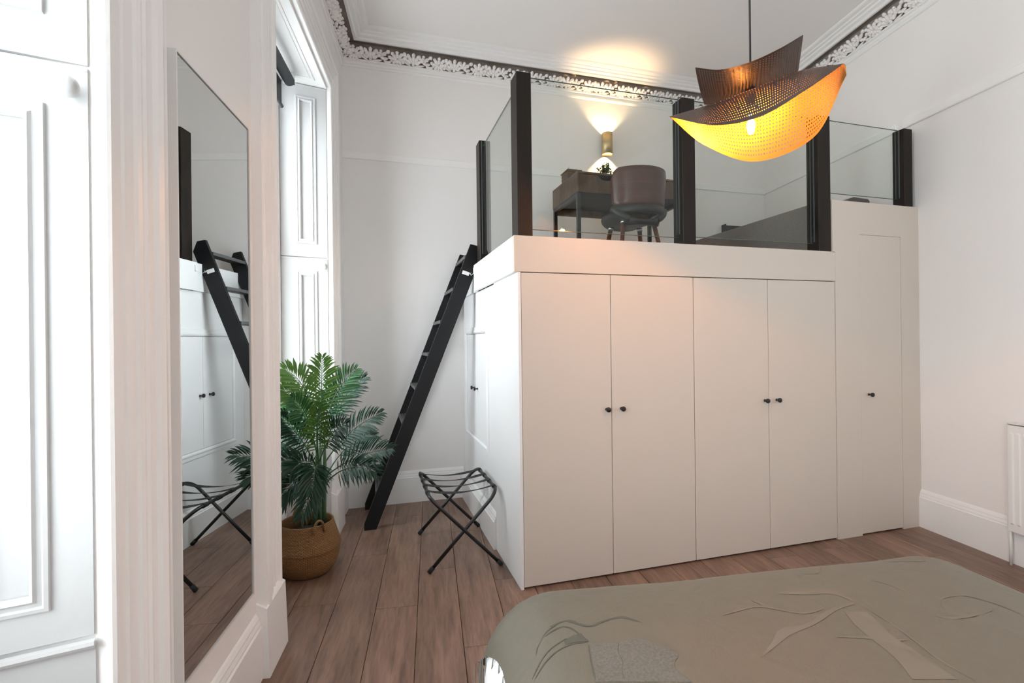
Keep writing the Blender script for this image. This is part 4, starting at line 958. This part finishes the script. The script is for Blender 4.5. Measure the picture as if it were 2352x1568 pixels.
def stroke(pxs, width, mtl, h=.0009):
    P = [bed_hit(p.x, p.y) for p in smooth2(pxs)]; P = [p for p in P if p]
    if len(P) < 2: return
    P = resample(P, .012); m = MB(); vs = []
    for i, p in enumerate(P):
        tn = (P[min(i + 1, len(P) - 1)] - P[max(i - 1, 0)]); tn.z = 0; tn.normalize(); sd = Vector((-tn.y, tn.x, 0)); w_ = width * min(1, .35 + 3 * min(i, len(P) - 1 - i) / len(P))
        vs += [lift(p + sd * w_ / 2, h), lift(p, h + .0002), lift(p - sd * w_ / 2, h)]
    m.add(vs, [(3 * i + j, 3 * i + j + 1, 3 * i + j + 4, 3 * i + j + 3) for i in range(len(P) - 1) for j in (0, 1)], True); m.build('woven_motif', mtl, sp)
def blade(edge_a, edge_b, mtl, h=.0008, n=26, mrow=5):   # filled shape between two edges given end to end
    def samp(E):
        P = smooth2(E); L_ = [0]
        for a, b in zip(P[:-1], P[1:]): L_.append(L_[-1] + (b - a).length)
        out = []
        for i in range(n + 1):
            s_ = L_[-1] * i / n; j = max(q for q in range(len(L_)) if L_[q] <= s_ + 1e-6); j = min(j, len(P) - 2); f = (s_ - L_[j]) / max(1e-6, L_[j + 1] - L_[j]); out.append(P[j].lerp(P[j + 1], f))
        return out
    A, B = samp(edge_a), samp(edge_b); m = MB(); vs = []
    for a, b in zip(A, B):
        for r_ in range(mrow + 1):
            q = a.lerp(b, r_ / mrow); p = bed_hit(q.x, q.y)
            if p is None: return
            vs.append(lift(p, h))
    w_ = mrow + 1; m.add(vs, [(i * w_ + j, i * w_ + j + 1, (i + 1) * w_ + j + 1, (i + 1) * w_ + j) for i in range(n) for j in range(mrow)], True); m.build('woven_motif', mtl, sp)
D_, L_m, T_ = M_MOTIF_D, M_MOTIF_L, M_MOTIF_T
blade([(1230, 1508), (1240, 1470), (1262, 1440), (1300, 1424), (1325, 1428)], [(1232, 1490), (1248, 1458), (1275, 1436), (1300, 1422), (1322, 1426)], D_)
stroke([(1262, 1440), (1298, 1423), (1325, 1432), (1358, 1440), (1382, 1427), (1428, 1415), (1445, 1420), (1470, 1428)], .007, D_)
stroke([(1250, 1462), (1285, 1438), (1310, 1440), (1330, 1455), (1352, 1472)], .004, D_)
blade([(1295, 1472), (1318, 1458), (1334, 1454)], [(1298, 1480), (1325, 1474), (1352, 1473)], D_)
stroke([(1352, 1474), (1310, 1478), (1270, 1500), (1245, 1530), (1228, 1560)], .004, D_); stroke([(1300, 1466), (1262, 1490), (1240, 1520), (1222, 1560)], .004, D_)
blade([(1222, 1388), (1228, 1370), (1250, 1356), (1300, 1342), (1348, 1326)], [(1226, 1386), (1240, 1372), (1266, 1358), (1300, 1350), (1346, 1330)], D_)
stroke([(1262, 1357), (1300, 1352), (1345, 1344), (1362, 1344), (1372, 1328), (1392, 1324), (1450, 1322)], .004, D_)
blade([(1352, 1482), (1358, 1500), (1356, 1520), (1364, 1545), (1366, 1566)], [(1420, 1476), (1418, 1500), (1432, 1520), (1426, 1545), (1440, 1566)], T_, mrow=6)
blade([(1421, 1476), (1419, 1500), (1433, 1520), (1427, 1545), (1441, 1566)], [(1470, 1464), (1520, 1482), (1566, 1500), (1540, 1530), (1590, 1566)], T_, mrow=8)
stroke([(1352, 1480), (1356, 1510), (1368, 1562)], .004, D_)
blade([(1745, 1510), (1775, 1475), (1785, 1440), (1850, 1438), (1900, 1398), (1960, 1384)], [(1755, 1505), (1800, 1470), (1812, 1458), (1880, 1432), (1920, 1400), (1962, 1388)], L_m)
blade([(1790, 1360), (1850, 1352), (1910, 1350), (1964, 1380)], [(1790, 1364), (1860, 1366), (1915, 1362), (1964, 1384)], L_m)
stroke([(1660, 1412), (1700, 1400), (1740, 1390), (1800, 1402), (1850, 1410), (1890, 1398)], .010, L_m); stroke([(1730, 1378), (1745, 1384), (1765, 1394)], .02, L_m)
blade([(1940, 1405), (1960, 1432), (2000, 1466), (2060, 1512), (2095, 1560)], [(1990, 1404), (2020, 1430), (2050, 1462), (2110, 1500), (2200, 1560)], L_m, mrow=6)
stroke([(1985, 1395), (2050, 1432), (2100, 1470), (2160, 1518), (2240, 1562)], .006, L_m); stroke([(1920, 1462), (1990, 1464), (2040, 1472), (2090, 1468)], .008, L_m)
stroke([(2160, 1392), (2156, 1376), (2180, 1368), (2220, 1366), (2260, 1378), (2300, 1390), (2345, 1410)], .008, L_m); stroke([(2130, 1405), (2160, 1418), (2200, 1420), (2240, 1412), (2280, 1400)], .010, L_m)
blade([(2005, 1295), (2040, 1285), (2062, 1270)], [(2020, 1300), (2050, 1290), (2078, 1274)], L_m); stroke([(2040, 1290), (2100, 1288), (2128, 1290), (2110, 1272), (2075, 1268)], .006, L_m)
stroke([(1858, 1285), (1884, 1296), (1886, 1312), (1872, 1318), (1840, 1318)], .006, L_m); stroke([(2000, 1332), (2030, 1338), (2060, 1348), (2100, 1366)], .010, L_m)
stroke([(2300, 1326), (2330, 1338), (2350, 1350)], .012, L_m)
